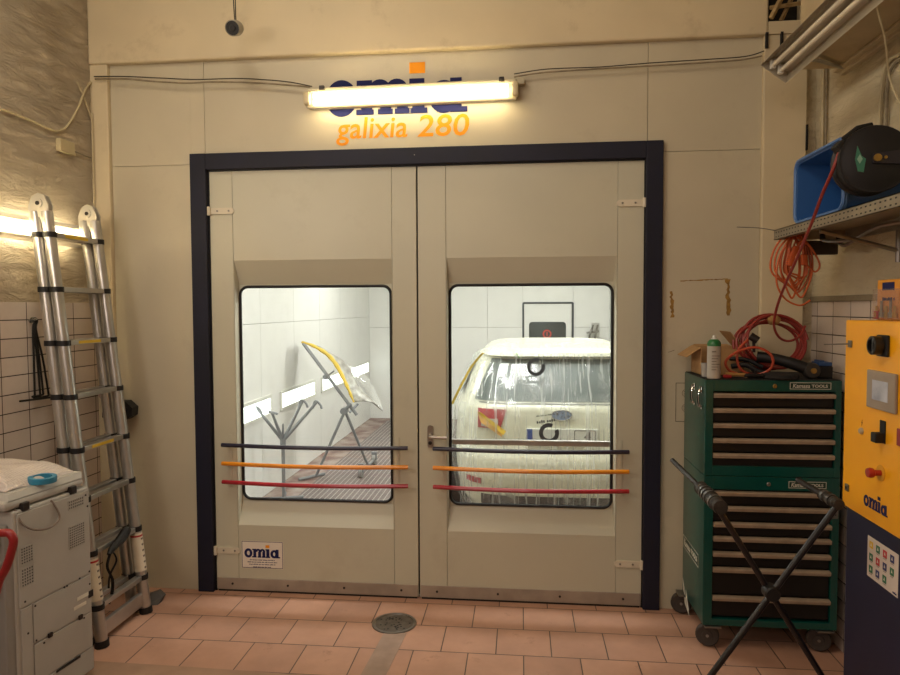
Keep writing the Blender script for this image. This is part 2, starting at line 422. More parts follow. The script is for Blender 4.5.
mb = MB(); mb.box(XL-.1, YB, 0, XL, .1, 1.80); mb.build('wall_left_tiled', M_TILEW, kind='structure')
mb = MB(); mb.box(XR, YB, 1.80, XR+.1, .2, ZC); mb.build('wall_right', M_PLASTR, kind='structure')
mb = MB(); mb.box(XR, YB, 0, XR+.1, .2, 1.80); mb.build('wall_right_tiled', M_TILEW, kind='structure')
mb = MB(); mb.box(XR-.012, -4, 1.785, XR, .14, 1.815, .004); mb.build('trim_1', mat('mortar_ledge', '#8d8168', .9, bump=.4, bscale=60), kind='structure')
mb = MB(); mb.box(XL-.1, YB-.1, 0, XR+.1, YB, ZC); mb.build('wall_rear', M_WALLP, kind='structure')
mb = MB(); mb.box(XL-.1, YB, ZC, XR+.1, .2, ZC+.1); mb.build('ceiling', M_WALLP, kind='structure')
# booth front
mb = MB(); mb.m(M_PAINT)
g = .001
for (x0, z0, x1, z1) in ((-.515, 0, 0, 2.64), (-.515, 2.64, .087, 3.255), (.087, 2.7, 2.715, 3.255), (2.715, 2.64, 3.335, 3.255), (2.8, 0, 3.335, 2.64)):
    if x0 == -.515 and z0 > 2: 
        mb.box(x0+g, 0, z0+g, 0, .05, z1-g, .002); mb.box(0, 0, 2.70, x1-g, .05, z1-g, .0)
    elif x0 == 2.715:
        mb.box(x0+g, 0, 2.70, 2.8, .05, z1-g); mb.box(2.8, 0, z0+g, x1-g, .05, z1-g, .0)
    else: mb.box(x0+g, 0, z0, x1-g, .05, z1-g, .002)
mb.m(M_SEAM).box(-.515, .04, 0, -.001, .06, 3.255).box(2.801, .04, 0, 3.335, .06, 3.255).box(-.001, .04, 2.701, 2.801, .06, 3.255)
wb = mb.build('wall_back', kind='structure')
mb = MB(); mb.box(-.63, -.03, 0, -.515, .06, 3.255, .006); mb.build('trim_2', M_WALLP, kind='structure')
mb = MB(); mb.box(3.335, -.03, 0, 3.565, .14, 3.255, .006); mb.build('trim_3', M_WALLP, kind='structure')
mb = MB(); mb.box(3.564, .02, 0, 3.64, .14, 3.6); mb.build('trim_4', M_PLASTR, kind='structure')
# header above with an opening at the right
mb = MB(); mb.box(XL, -.04, 3.255, 3.352, .1, ZC, .012); mb.box(3.352, -.04, 3.255, XR, .1, 3.323); mb.box(3.352, -.04, 3.85, XR, .1, ZC); mb.box(3.552, -.04, 3.323, XR, .1, 3.85)
mb.build('wall_header', M_WALLP, kind='structure')
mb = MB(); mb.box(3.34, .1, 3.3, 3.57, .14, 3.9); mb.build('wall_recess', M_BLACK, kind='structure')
M_WOOD = mat('raw_wood', '#b3996b', .7, c2='#8a7249', scale=18)
mb = MB(); mb.tube([(3.36, -.05, 3.335), (3.47, -.05, 3.56)], .014, 4).tube([(3.36, -.03, 3.40), (3.55, -.03, 3.42)], .012, 4).tube([(3.43, 0, 3.34), (3.56, 0, 3.62)], .012, 4)
mb.build('wooden_slats', M_WOOD, label='pale wooden slats nailed across the black opening at the top right', cat='slats')
mb = MB(); mb.box(3.336, -.044, 3.18, 3.352, -.03, 3.265, .002).box(3.415, -.044, 3.19, 3.43, -.03, 3.265, .002); mb.build('wall_slots', M_BLACK, kind='structure')
# beam along the right wall under the ceiling
mb = MB(); mb.box(3.40, YB, 2.955, XR, -.34, ZC, .006); mb.build('trim_5', mat('beam_paint', '#bfae8c', .6, var=.06, dirt=.3), kind='structure')
mb = MB(); mb.box(3.60, -4, 2.925, XR, -.32, 2.955, .004).box(3.57, -4, 2.94, 3.6, -.32, 2.955, .003); mb.build('trim_6', M_WALLP, kind='structure')

# booth interior
BX0, BX1, BY1, BZ = -.4, 3.35, 6.6, 3.0
M_BFLOOR = mat('booth_concrete', '#7d625c', .7, c2='#a89a90', scale=5)
mb = MB(); mb.box(BX0, .06, -.1, BX1, BY1, 0); mb.build('floor_booth', M_BFLOOR, kind='structure')
mb = MB(); mb.m(M_WHITE)
yy = .09
for k in range(8):
    y1 = min(BY1, .3+.93*(k+1)-.1)
    mb.box(BX0-.05, yy+.002, 0, BX0, y1-.002, 1.62, .0015).box(BX0-.05, yy+.002, 1.624, BX0, y1-.002, BZ, .0015); yy = y1
    if yy >= BY1: break
mb.m(M_SEAM).box(BX0-.06, .07, 0, BX0-.045, BY1, BZ); mb.build('wall_booth_left', kind='structure')
mb = MB(); mb.box(BX1, .07, 0, BX1+.05, BY1, BZ); mb.build('wall_booth_right', M_WHITE, kind='structure')
mb = MB(); mb.box(BX0-.06, .07, BZ, BX1+.06, BY1+.06, BZ+.05); mb.build('ceiling_booth', M_WHITE, kind='structure')
mb = MB(); mb.m(M_WHITE)
for a, b in ((BX0-.06, .55), (.55, 1.48), (1.48, 2.03), (2.80, BX1+.06)):
    if b <= 2.04 or a > 2.7:
        for z0, z1 in ((0, 1.45), (1.454, BZ)): mb.box(a+.002, BY1, z0, b-.002, BY1+.05, z1, .0015)
mb.box(2.03, BY1, 1.835, 2.80, BY1+.05, BZ)
mb.m(M_SEAM).box(BX0-.06, BY1+.045, 0, BX1+.06, BY1+.06, BZ); mb.build('wall_booth_back', kind='structure')
# personnel door in the booth's far wall
d3 = MB(); d3.m(M_WHITE); d3.box(2.05, BY1+.0, .02, 2.78, BY1+.04, 1.815, .004); d3o = d3.build('door_3', kind='structure')
mb = MB(); mb.ring(rrect(2.022, .0, 2.812, 1.845, .03, BY1-.012), rrect(2.045, .02, 2.789, 1.822, .02, BY1-.012), (0, .02, 0)); mb.build('door_gasket', mat('grey_gasket', '#4b5054', .6), d3o)
M_DGLASS = mat('dark_window_glass', '#2b3235', .12, var=.3, scale=3)
mb = MB(); mb.prism(rrect(2.126, 1.0, 2.694, 1.535, .05, BY1-.006), (0, .01, 0)); dg_ = mb.build('door_window', M_DGLASS, d3o)
mb = MB(); mb.lathe((2.403, BY1-.0075, 1.348), (0, -1, 0), [(.045, .001), (.045, .002), (.068, .002), (.068, 0), (.045, 0), (.045, .001)], 24).box(2.395, BY1-.011, 1.32, 2.411, BY1-.0075, 1.38); mb.build('red_emblem', mat('red_print', '#c23a2e', .5), dg_, label='round red sign on the dark pane')
# grating set in the booth floor
def grating():
    m = bpy.data.materials.new('steel_grating'); m.use_nodes = True; nt = m.node_tree; N = nt.nodes; L = nt.links; b = N['Principled BSDF']
    b.inputs['Roughness'].default_value = .55
    tc = N.new('ShaderNodeTexCoord'); br = N.new('ShaderNodeTexBrick'); br.offset = 0
    br.inputs['Scale'].default_value = 1; br.inputs['Brick Width'].default_value = .05; br.inputs['Row Height'].default_value = .036; br.inputs['Mortar Size'].default_value = .0055
    br.inputs['Color1'].default_value = (.06, .03, .028, 1); br.inputs['Color2'].default_value = (.11, .06, .055, 1); br.inputs['Mortar'].default_value = (*hexc('#a39c96'), 1)
    L.new(tc.outputs['Object'], br.inputs['Vector']); L.new(br.outputs['Color'], b.inputs['Base Color']); MATS['steel_grating'] = m; return m
mb = MB(); mb.box(-.08, .9, .0, 2.9, 6.35, .006); mb.build('floor_grating', grating(), kind='structure')

# low light fittings in booth wall
M_PANEL = emis('booth_tube_glow', (.93, 1.0, .95), 3.2)
M_CASE = mat('fitting_white', '#d9d9d0', .4)
for k, y0 in enumerate((1.15, 2.55, 3.95, 5.35)):
    lb = ('nearest the doors', 'second from the doors', 'third, behind the propped fender', 'by the far corner')[k]
    t = thing('booth_wall_light', 'glowing low light panel in booth wall, ' + lb, 'light', (BX0+.01, y0+.55, .76), group='low light panels in the booth wall')
    mb = MB(); mb.ring(rrect(y0-.02, .735, y0+1.13, .935, .012, BX0, 3, 'YZ'), rrect(y0+.01, .765, y0+1.1, .905, .008, BX0, 3, 'YZ'), (.018, 0, 0)); mb.build('frame', M_CASE, t)
    mb = MB(); mb.box(BX0+.001, y0+.01, .765, BX0+.010, y0+1.1, .905, .002); mb.build('diffuser', M_PANEL, t)
    mb = MB()
    for j in range(3): mb.cyl((BX0+.010, y0+1.06, .795+.04*j), (BX0+.016, y0+1.06, .795+.04*j), .01, n=10)
    each(mb, 'screw', M_STEEL, t)

# ------------------------------------------------------------------ blue door frame and leaves
mb = MB(); mb.m(M_NAVY).box(0, -.03, 0, .10, .055, 2.7, .004).box(2.705, -.03, 0, 2.8, .055, 2.7, .004).box(.0995, -.0298, 2.603, 2.7055, .055, 2.6998, .004)
mb.m(M_BLACK).box(.098, .0, 0, .108, .06, 2.61).box(2.699, .0, 0, 2.707, .06, 2.61).box(.1, .0, 2.596, 2.7, .06, 2.606)
mb.m(M_STEEL).cyl((1.38, -.032, 2.655), (1.38, -.030, 2.655), .003, n=8)
mb.build('trim_7', kind='structure')
M_GLASS = clear('window_glass', (.98, .985, .975), .03, .0)
M_RAILB = mat('rail_blue', '#1c1a30', .3, coat=.3); M_RAILY = mat('rail_yellow', '#e08a14', .3, coat=.3); M_RAILR = mat('rail_red', '#a01826', .3, coat=.3)
def leaf(name, x0, x1, wx0, wx1, hinge_left, label):
    ox0, ox1, oz0, oz1 = wx0-.013, wx1+.017, .42, 2.055
    t = thing(name, label, 'door', (x0 if hinge_left else x1, 0, 0), kind='structure')
    mb = MB(); mb.m(M_DOOR)
    s0, s1 = ox0-.002, ox1+.002
    mb.box(x0, 0, .01, s0-.002, .07, 2.594, .002).box(s1+.002, 0, .01, x1, .07, 2.594, .002)
    mb.box(s0, .0004, .01, s1, .07, oz0, .0).box(s0, .0004, oz1, s1, .07, 2.594, .0)
    ix0, ix1, iz0, iz1 = wx0-.007, wx1+.007, .558, 1.908
    # side strips hold the recess
    mb.box(s0, .0004, oz0, ox0, .07, oz1).box(ox1, .0004, oz0, s1, .07, oz1)
    O = [(ox0, .0004, oz0), (ox1, .0004, oz0), (ox1, .0004, oz1), (ox0, .0004, oz1)]; I = [(ix0, .06, iz0), (ix1, .06, iz0), (ix1, .06, iz1), (ix0, .06, iz1)]
    for k in range(4):
        j = (k+1) % 4; mb._face([mb.bm.verts.new(Vector(p)) for p in (O[k], O[j], I[j], I[k])])
    mb.ring(rrect(ix0, iz0, ix1, iz1, .001, .06, 6), rrect(wx0, .571, wx1, 1.895, .05, .06, 6), (0, .012, 0))
    mb.m(M_SEAM).box(x0+.004, .06, .02, s0+.004, .068, 2.58).box(s1-.004, .06, .02, x1-.004, .068, 2.58)
    mb.build('door_panel', None, t)
    mb = MB(); mb.tube(rrect(wx0, .571, wx1, 1.895, .05, .056, 8), .009, 8, closed=True); mb.build('window_gasket', M_BLACK, t)
    mb = MB(); mb.prism(rrect(wx0, .571, wx1, 1.895, .05, .060, 8), (0, .005, 0)); mb.build('window_pane', M_GLASS, t)
    kx0, kx1 = x0+.004, x1-.004
    mb = MB(); mb.box(kx0, -.006, .012, kx1, 0, .085, .002)
    ks = mb.build('kick_strip', mat('kick_alu', '#a79c8f', .5, .4, var=.12, scale=7), t)
    n = 4; mb = MB()
    for k in range(n): xx = kx0+.1+(kx1-kx0-.2)*k/(n-1); mb.cyl((xx, -.009, .05), (xx, -.005, .05), .007, n=10)
    each(mb, 'screw', M_DSTEEL, ks)
    mb = MB(); mb.box(x0+.01, .0, .0, x1-.01, .05, .01); mb.build('bottom_seal', M_BLACK, t)
    hz = (2.355, .258)
    for z in hz:
        mb = MB()
        if hinge_left: a, b, c = x0-.006, x0+.155, x0-.0
        else: a, b, c = x1-.155, x1+.006, x1+.0
        mb.prism(rrect(a, z-.019, b, z+.019, .018, -.008, 4), (0, .008, 0)); mb.cyl((c, -.014, z-.026), (c, -.014, z+.026), .011, n=12)
        hg = mb.build('hinge', mat('hinge_paint', '#d6cdb8', .4), t)
        mb = MB(); 
        for q in (.35, .8): 
            xx = (a+(b-a)*q) if hinge_left else (b-(b-a)*q)
            mb.cyl((xx, -.011, z), (xx, -.007, z), .006, n=8)
        each(mb, 'screw', M_STEEL, hg)
    bx0, bx1 = (.183, 1.333) if hinge_left else (1.484, 2.617)
    for z, mm, lb in ((.930, M_RAILB, 'dark blue bumper rail'), (.816, M_RAILY, 'yellow bumper rail'), (.702, M_RAILR, 'red bumper rail')):
        n = 24; pts = [(bx0+(bx1-bx0)*k/n, -.055-.045*math.sin(PI*k/n), z) for k in range(n+1)]
        mb = MB(); mb.tube(pts, .0125, 10); rl = mb.build('bumper_rail', mm, t, label=lb)
        mb = MB()
        for xx in (wx0-.055 if hinge_left else wx0-.04, wx1+.045): 
            mb.cyl((xx, 0, z-.004), (xx, -.055, z-.004), .005, n=8)
        each(mb, 'standoff', M_STEEL, rl)
    for xx in (wx0-.055 if hinge_left else wx0-.04, wx1+.045):
        mb = MB(); mb.box(xx-.010, -.004, .66, xx+.010, 0, .985, .002); mb.m(M_DSTEEL)
        for z in (.875, .76): mb.cyl((xx, -.007, z), (xx, -.003, z), .006, n=8)
        mb.mats[0] = M_DOOR; mb.build('rail_bracket', None, t)
    return t
def fixm(mb): return mb
L1 = leaf('door_1', .110, 1.383, .270, 1.216, True, 'left leaf of the spray booth double door with a white logo sticker low down')
L2 = leaf('door_2', 1.393, 2.700, 1.576, 2.532, False, 'right leaf of the spray booth double door with the metal lever handle')
mb = MB(); mb.box(1.383, .02, .02, 1.3925, .06, 2.594); mb.build('seam_light_blocker', M_BLACK, L1)  # black strip added in the seam to stop booth light leaking through
# handle on the right leaf, crash bar on its inner side
mb = MB(); mb.prism(rrect(1.445, .925, 1.478, 1.060, .014, -.012, 5), (0, .012, 0)); mb.cyl((1.4615, -.008, 1.0), (1.4615, -.06, 1.0), .011, n=14)
mb.tube(cr([(1.4615, -.055, 1.0), (1.478, -.062, 1.0), (1.52, -.064, .998), (1.565, -.062, .996)], 5), .010, 10)
hd = mb.build('door_handle', mat('satin_steel', '#a8a29a', .3, .9), L2)
mb = MB(); mb.lathe((1.4615, -.012, .955), (0, -1, 0), [(0, 0), (.011, 0), (.011, .006), (.008, .007), (0, .007)], 16); mb.build('key_cylinder', M_DSTEEL, hd)
mb = MB(); mb.box(1.55, .10, .925, 2.56, .125, .958, .005).box(1.55, .07, .93, 1.57, .12, .952).box(2.54, .07, .93, 2.56, .12, .952); mb.build('push_bar', M_ALU, L2, label='flat metal push bar on the booth side')
# sticker on left leaf
mb = MB(); mb.m(mat('sticker_white', '#e6ddd0', .5, var=.01)).box(.273, -.0012, .150, .539, .0, .321); st = mb.build('sticker', None, L1, label='white sticker with dark logo')
mb = MB(); logo_omia(mb, (.292, -.0014, .218), (1, 0, 0), (0, 0, 1), .228, M_INK, M_ORANGE, .0008); mb.build('logo', None, st)
mb = MB()
for z, w_ in ((.200, .16), (.186, .19), (.172, .17), (.156, .12)):
    mb.marks((.292+(.228-w_)/2, -.0014, z), (1, 0, 0), (0, 0, 1), w_, .0065, .0004, int(z*1000))
mb.ring(rrect(.275, .152, .537, .319, .001, -.0016, 1), rrect(.278, .155, .534, .316, .001, -.0016, 1), (0, .0004, 0))
mb.build('small_print', M_INK, st)
# lettering above the doors
mb = MB(); logo_omia(mb, (.848, -.002, 2.904), (1, 0, 0), (0, 0, 1), .842, M_INK, M_ORANGE, .0015); mb.build('logo_lettering', None, wb, label='dark blue logo lettering with an orange square dot')
mb = MB(); mb.text('galixia', (.905, -.001, 2.727), (1, 0, 0), (0, 0, 1), .43, .165, .001, bold=.010, shear=.1).text('280', (1.395, -.001, 2.765), (1, 0, 0), (0, 0, 1), .305, .128, .001, bold=.010, shear=.12); mb.build('model_lettering', M_ORANGE, wb, label='orange lettering above the doors')
# tape remains and printed plate on the wall right of the doors
M_TAPE = mat('old_tape', '#a8813a', .7, c2='#7c5c2a', scale=30)
mb = MB()
rr = random.Random(3)
def rag(p0, p1, wd, n=14):
    p0, p1 = Vector(p0), Vector(p1); d = (p1-p0); q = Vector((-d.z, 0, d.x)).normalized(); A, B = [], []
    for k in range(n+1):
        c = p0+d*k/n; A.append(c+q*wd*rr.uniform(.1, .7)); B.append(c-q*wd*rr.uniform(.1, .7))
    for k in range(n): mb.prism([A[k], A[k+1], B[k+1], B[k]], (0, -.001, 0))
rag((2.855, 0, 1.85), (2.862, 0, 1.70), .020); rag((2.905, 0, 1.908), (3.165, 0, 1.917), .006, 24); rag((3.166, 0, 1.915), (3.172, 0, 1.71), .024)
mb.build('tape_residue', M_TAPE, wb, label='brown tape remains')
mb = MB(); mb.m(mat('plate_print', '#4a4336', .7)).ring(rrect(2.885, 1.10, 3.02, 1.325, .002, -.001, 2), rrect(2.888, 1.103, 3.017, 1.322, .002, -.001, 2), (0, .001, 0))
for z in (1.265, 1.18):
    mb.ring([Vector((2.95+.03*math.cos(a*PI/12), -.001, z+.025*math.sin(a*PI/12))) for a in range(24)], [Vector((2.95+.028*math.cos(a*PI/12), -.001, z+.023*math.sin(a*PI/12))) for a in range(24)], (0, .001, 0))
    for j in range(3): mb.box(2.93, -.001, z-.012+.01*j, 2.97, 0, z-.009+.01*j)
mb.build('printed_plate', None, wb)
mb = MB(); rag((2.842, 0, 1.50), (2.875, 0, 1.512), .004, 6); mb.build('scratch', M_SEAM, wb)

# drain in the floor
t = thing('floor_drain', 'round metal floor drain cover in the tiles before the doors', 'drain', (1.297, -.335, 0))
mb = MB(); mb.lathe((1.297, -.335, 0), (0, 0, 1), [(.125, .0), (.123, .006), (.108, .007), (.106, .003), (.0, .003)], 36); mb.build('rim', M_STEEL, t)
mb = MB(); mb.lathe((1.297, -.335, .003), (0, 0, 1), [(.103, 0), (.103, .002), (0, .002)], 36); pl = mb.build('cover', mat('drain_steel', '#6f675d', .5, .6, var=.2, scale=30), t)
mb = MB()
for k in range(34):
    a, r_ = rr.uniform(0, 2*PI), .09*math.sqrt(rr.uniform(.02, 1)); mb.cyl((1.297+r_*math.cos(a), -.335+r_*math.sin(a), .005), (1.297+r_*math.cos(a), -.335+r_*math.sin(a), .0056), .0055, n=8)
mb.build('hole', M_BLACK, pl, kind='stuff')

# ------------------------------------------------------------------ lamps
M_TUBE = emis('warm_tube', (1.0, .87, .58), 22.0)
M_TUBEL = emis('warm_tube_side', (1.0, .88, .64), 24.0)
M_DIFF = clear('lamp_cover', (1, .97, .9), .06, .25, white=.5)
t = thing('strip_light', 'lit fluorescent strip light in a clear cover above the double door', 'light', (1.36, -.02, 2.95))
A, B = Vector((.745, 0, 2.992)), Vector((1.975, 0, 3.003)); xd = (B-A).normalized()
RL = Matrix.Translation(A) @ Matrix(((xd.x, 0, -xd.z, 0), (0, 1, 0, 0), (xd.z, 0, xd.x, 0), (0, 0, 0, 1)))
LEN = (B-A).length
mb = MB(); mb.box(0, -.058, .036, LEN, -.004, .062, .006, RL).box(.0, -.045, -.05, LEN, -.004, .04, .006, RL); mb.build('housing', mat('lamp_housing', '#b0a890', .5), t)
mb = MB()
def cov(u, v):
    a = PI*v; x = u*LEN
    e = min(1, min(u, 1-u)/.03+.35)
    return RL @ Vector((x, -.052-.066*math.sin(a)*e, -.014+.052*math.cos(a)*(.6+.4*e)))
mb.grid(cov, 30, 12); mb.build('clear_cover', M_DIFF, t)
for zz_ in (.008, -.030):
    mb = MB(); mb.cyl(RL @ Vector((.05, -.078, zz_)), RL @ Vector((LEN-.05, -.078, zz_)), .0155, n=12); mb.build('tube', M_TUBE, t)
mb = MB(); mb.box(-.01, -.10, -.045, .03, -.045, .036, .012, RL).box(LEN-.03, -.10, -.045, LEN+.01, -.045, .036, .012, RL); each(mb, 'end_cap', mat('cap_plastic', '#c9bb98', .4), t)
mb = MB()
for x in (.08, LEN-.10): mb.box(x, -.075, .045, x+.03, -.05, .07, .004, RL)
each(mb, 'clip', M_DSTEEL, t)
mb = MB(); mb.box(LEN-.02, -.05, .03, LEN+.045, -.004, .066, .004, RL); mb.build('cable_entry', mat('lamp_housing', '#b0a890'), t)

t = thing('strip_light', 'lit fluorescent strip light on the rough left wall behind the ladder', 'light', (XL, -1.2, 2.1))
mb = MB(); mb.box(XL, -2.0, 2.15, XL+.03, -.2, 2.235, .006); mb.build('housing', mat('lamp_housing', '#b0a890'), t)
mb = MB()
mb.grid(lambda u, v: (XL+.03+.055*math.sin(PI*v), -1.98+1.76*u, 2.188-.066*math.cos(PI*v)), 20, 12); mb.build('clear_cover', M_DIFF, t)
mb = MB(); mb.cyl((XL+.055, -1.93, 2.208), (XL+.055, -.27, 2.208), .0155, n=12); mb.build('tube', M_TUBEL, t)
mb = MB(); mb.cyl((XL+.055, -1.93, 2.168), (XL+.055, -.27, 2.168), .0155, n=12); mb.build('tube', M_TUBEL, t)
mb = MB(); mb.box(XL+.02, -.245, 2.14, XL+.08, -.205, 2.24, .01).box(XL+.02, -1.995, 2.14, XL+.08, -1.96, 2.24, .01); each(mb, 'end_cap', mat('cap_plastic', '#c9bb98'), t)

# unlit twin-tube reflector hanging top right
P0, P1 = Vector((3.152, -.52, 2.925)), Vector((3.268, -.52, 2.838))
wv = (P1-P0).normalized(); nv = Vector((-wv.z, 0, wv.x)).normalized()
if nv.z < 0: nv = -nv
t = thing('twin_tube_fixture', 'unlit twin-tube reflector fixture hanging tilted at the top right', 'light', (3.22, -1.2, 2.85))
M_REFL = mat('reflector_enamel', '#b5ac98', .35, .1, var=.06)
def sect(y): 
    W = .148
    return [P0+wv*a*W+nv*b+Vector((0, y+.52, 0)) for a, b in ((0, 0), (.16, .045), (.84, .045), (1, 0))]
mb = MB(); S0, S1 = sect(-.52), sect(-1.85)
for k in range(3): mb.prism([S0[k], S0[k+1], S1[k+1], S1[k]], nv*.003)
mb.prism(S0, (0, -.003, 0)); mb.prism(S1, (0, .003, 0)); mb.build('reflector', M_REFL, t)
mb = MB(); q = sect(-.6); q1 = sect(-1.75)
mb.prism([q[1]+nv*.003, q[2]+nv*.003, q1[2]+nv*.003, q1[1]+nv*.003], nv*.035); mb.build('housing', mat('lamp_housing', '#b0a890'), t)
for f_ in (.30, .60):
    c0 = P0+wv*.148*f_+nv*.012
    mb = MB(); mb.cyl(c0+Vector((0, -.06, 0)), c0+Vector((0, -1.27, 0)), .0105, n=12); tb = mb.build('tube', mat('unlit_tube', '#ece4cf', .25), t)
    mb = MB()
    for yy in (-.045, -1.27): mb.box(-.012, -.01, -.014, .012, .012, .03, .003, Matrix.Translation(c0+Vector((0, yy, 0))))
    each(mb, 'tube_holder', M_CASE, tb)
mb = MB(); mb.cyl(P0+wv*.075+nv*.03+Vector((0, -.14, 0)), P0+wv*.075+nv*.03+Vector((0, -.17, 0)), .012, n=10); mb.build('starter', M_ORANGE, t) if False else mb.bm.free()
mb = MB(); mb.tube([(3.30, -.62, 2.90), (3.40, -.55, 2.93), (3.615, -.36, 2.945)], [.018, .018, .012], 6, flat=.3); mb.build('support_strap', M_STEEL, t)
mb = MB(); 
for yy in (-.75, -1.6): mb.tube([P0+wv*.075+nv*.08+Vector((0, yy+.52, 0)), (3.29, yy, 3.0), (3.31, yy, 3.02)], .004, 6)
each(mb, 'hanger', M_STEEL, t)

# hanging security camera
c = aY(234, 28, -.30)
t = thing('security_camera', 'small round security camera hanging from two thin cables', 'camera', c)
ax = Vector((.02, -.92, -.38)).normalized()
k_ = 1.5
mb = MB(); mb.lathe(c-ax*.03, ax, [(a_*k_, b_) for a_, b_ in ((0, -.03), (.02, -.028), (.026, -.015), (.028, 0), (.028, .055), (.0255, .058), (.0255, .05), (0, .05))], 24); mb.build('body', mat('cctv_grey', '#8d8778', .4), t)
mb = MB(); mb.lathe(c+ax*.021, ax, [(a_*k_, b_) for a_, b_ in ((.0245, 0), (.0245, .003), (.012, .003), (.010, .007), (0, .008))], 20); mb.build('lens', M_BLACK, t)
mb = MB(); top = c-ax*.02+Vector((0, 0, .025)); mb.tube(cr([top, top+Vector((-.006, .0, .08)), top+Vector((-.02, .02, .35)), top+Vector((-.03, .05, .95))], 5), .003, 6)
mb.tube(cr([top+Vector((.006, 0, 0)), top+Vector((.003, .0, .08)), top+Vector((-.004, .02, .35)), top+Vector((-.01, .05, .95))], 5), .003, 6); mb.build('cable', M_BLACK, t)

# cables and boxes on the walls
def cable(name, pts, r, m, label, cat='cable', n=6, group=None):
    mb = MB(); mb.tube(cr(pts, n), r, 6); return mb.build(name, m, label=label, cat=cat, group=group)
yk = -.045
P = [aY(px, py, yk) for px, py in ((95, 79), (125, 79), (150, 81), (185, 83), (215, 82), (260, 83), (310, 87))]
cable('wall_cable', P, .005, M_CABLE, 'pale cable along the wall from the left corner to the lit strip light')
P = [aY(px, py-1.5, yk-.012) for px, py in ((94, 78), (125, 78), (160, 79.5), (196, 81), (240, 80), (285, 83), (312, 88))]
cable('wall_cable', P, .0035, M_CABLED, 'dark thin cable tied above the pale cable left of the lit strip light')
P = [aY(px, py, yk) for px, py in ((514, 77), (540, 73), (580, 70), (640, 66.5), (700, 63), (740, 60), (762, 56))]
cable('wall_cable', P, .0045, M_CABLE, 'pale cable along the wall from the lit strip light to the right corner')
P = [aY(px, py-2, yk-.010) for px, py in ((514, 76), (548, 71), (600, 69), (650, 65), (705, 61.5), (745, 58.5), (764, 53))]
cable('wall_cable', P, .003, M_CABLED, 'dark thin cable along the wall right of the lit strip light')
xk = XL+.012
P = [aX(px, py, xk) for px, py in ((0, 109), (20, 116), (45, 127), (57, 131))] + [aX(67, 126, xk), aX(78, 108, xk), aX(85, 90, xk), aX(93, 80, xk)]
cable('wall_cable', P, .0065, mat('pale_cable', '#c4b691', .6), 'pale cable looping over the rough left wall up to the corner')
P = [aX(px, py, xk) for px, py in ((77, 82), (84, 98), (91, 118))] + [(XL+.02, -.045, 2.9), (XL+.02, -.045, 2.2), (XL+.02, -.045, 1.85)]
cable('wall_cable', P, .005, mat('pale_cable', '#c4b691', .6), 'pale cable dropping down the left corner')
mb = MB(); a, b = aX(56, 139, XL), aX(67, 151, XL); mb.box(XL, a.y-.005, b.z-.02, XL+.03, b.y+.03, a.z+.005, .004)
jb = mb.build('junction_box', mat('jbox', '#c2b48e', .5), label='small cream junction box on the rough left wall', cat='junction box')
P = [(XL+.012, b.y+.01, b.z+.02), aX(74, 151, xk), aX(83, 155, xk), aX(91, 158, xk)]
cable('wall_cable', P, .004, M_CABLE, 'short cable running right from the cream junction box')

# conduits on right wall
xr = XR-.014
M_COND = mat('painted_conduit', '#b9ab8a', .5)
cable('wall_conduit', [(xr, -.10, 3.25), (xr, -.105, 2.7), (xr, -.115, 2.4), (xr, -.12, 2.16)], .009, M_COND, 'painted conduit running down the right wall behind the blue bin', 'conduit')
cable('wall_conduit', [(xr, -.14, 3.25), (xr, -.145, 2.7), (xr, -.155, 2.4), (xr, -.16, 2.16)], .007, M_CABLE, 'thin grey conduit beside the painted one behind the blue bin', 'conduit')
P = [aX(px, py, xr) for px, py in ((900, 54), (890, 60), (884, 72), (881, 100), (879, 140), (878, 175))]
cable('wall_conduit', P, .009, M_COND, 'bent painted conduit on the right wall above the hose reel', 'conduit')
P = [aX(px, py, xr) for px, py in ((900, 60), (894, 65), (889, 76), (887, 100), (886, 140), (885, 175))]
cable('wall_conduit', P, .007, M_CABLE, 'bent grey conduit beside the painted one above the hose reel', 'conduit')
P = [Vector((3.40, -1.1, 2.95)), aX(878, 12, 3.42), aX(885, 40, 3.45), aX(889, 75, 3.5), aX(897, 98, 3.52), aX(908, 115, 3.52)]
cable('hanging_cable', P, .004, mat('pale_cable', '#c4b691'), 'thin pale cable hanging down beside the unlit twin-tube fixture')
mb = MB(); a = aY(806, 128, .0); mb.box(3.560, -.035, 2.62, 3.572, -.02, 2.76, .002); mb.build('wall_slot', M_BLACK, kind='structure')

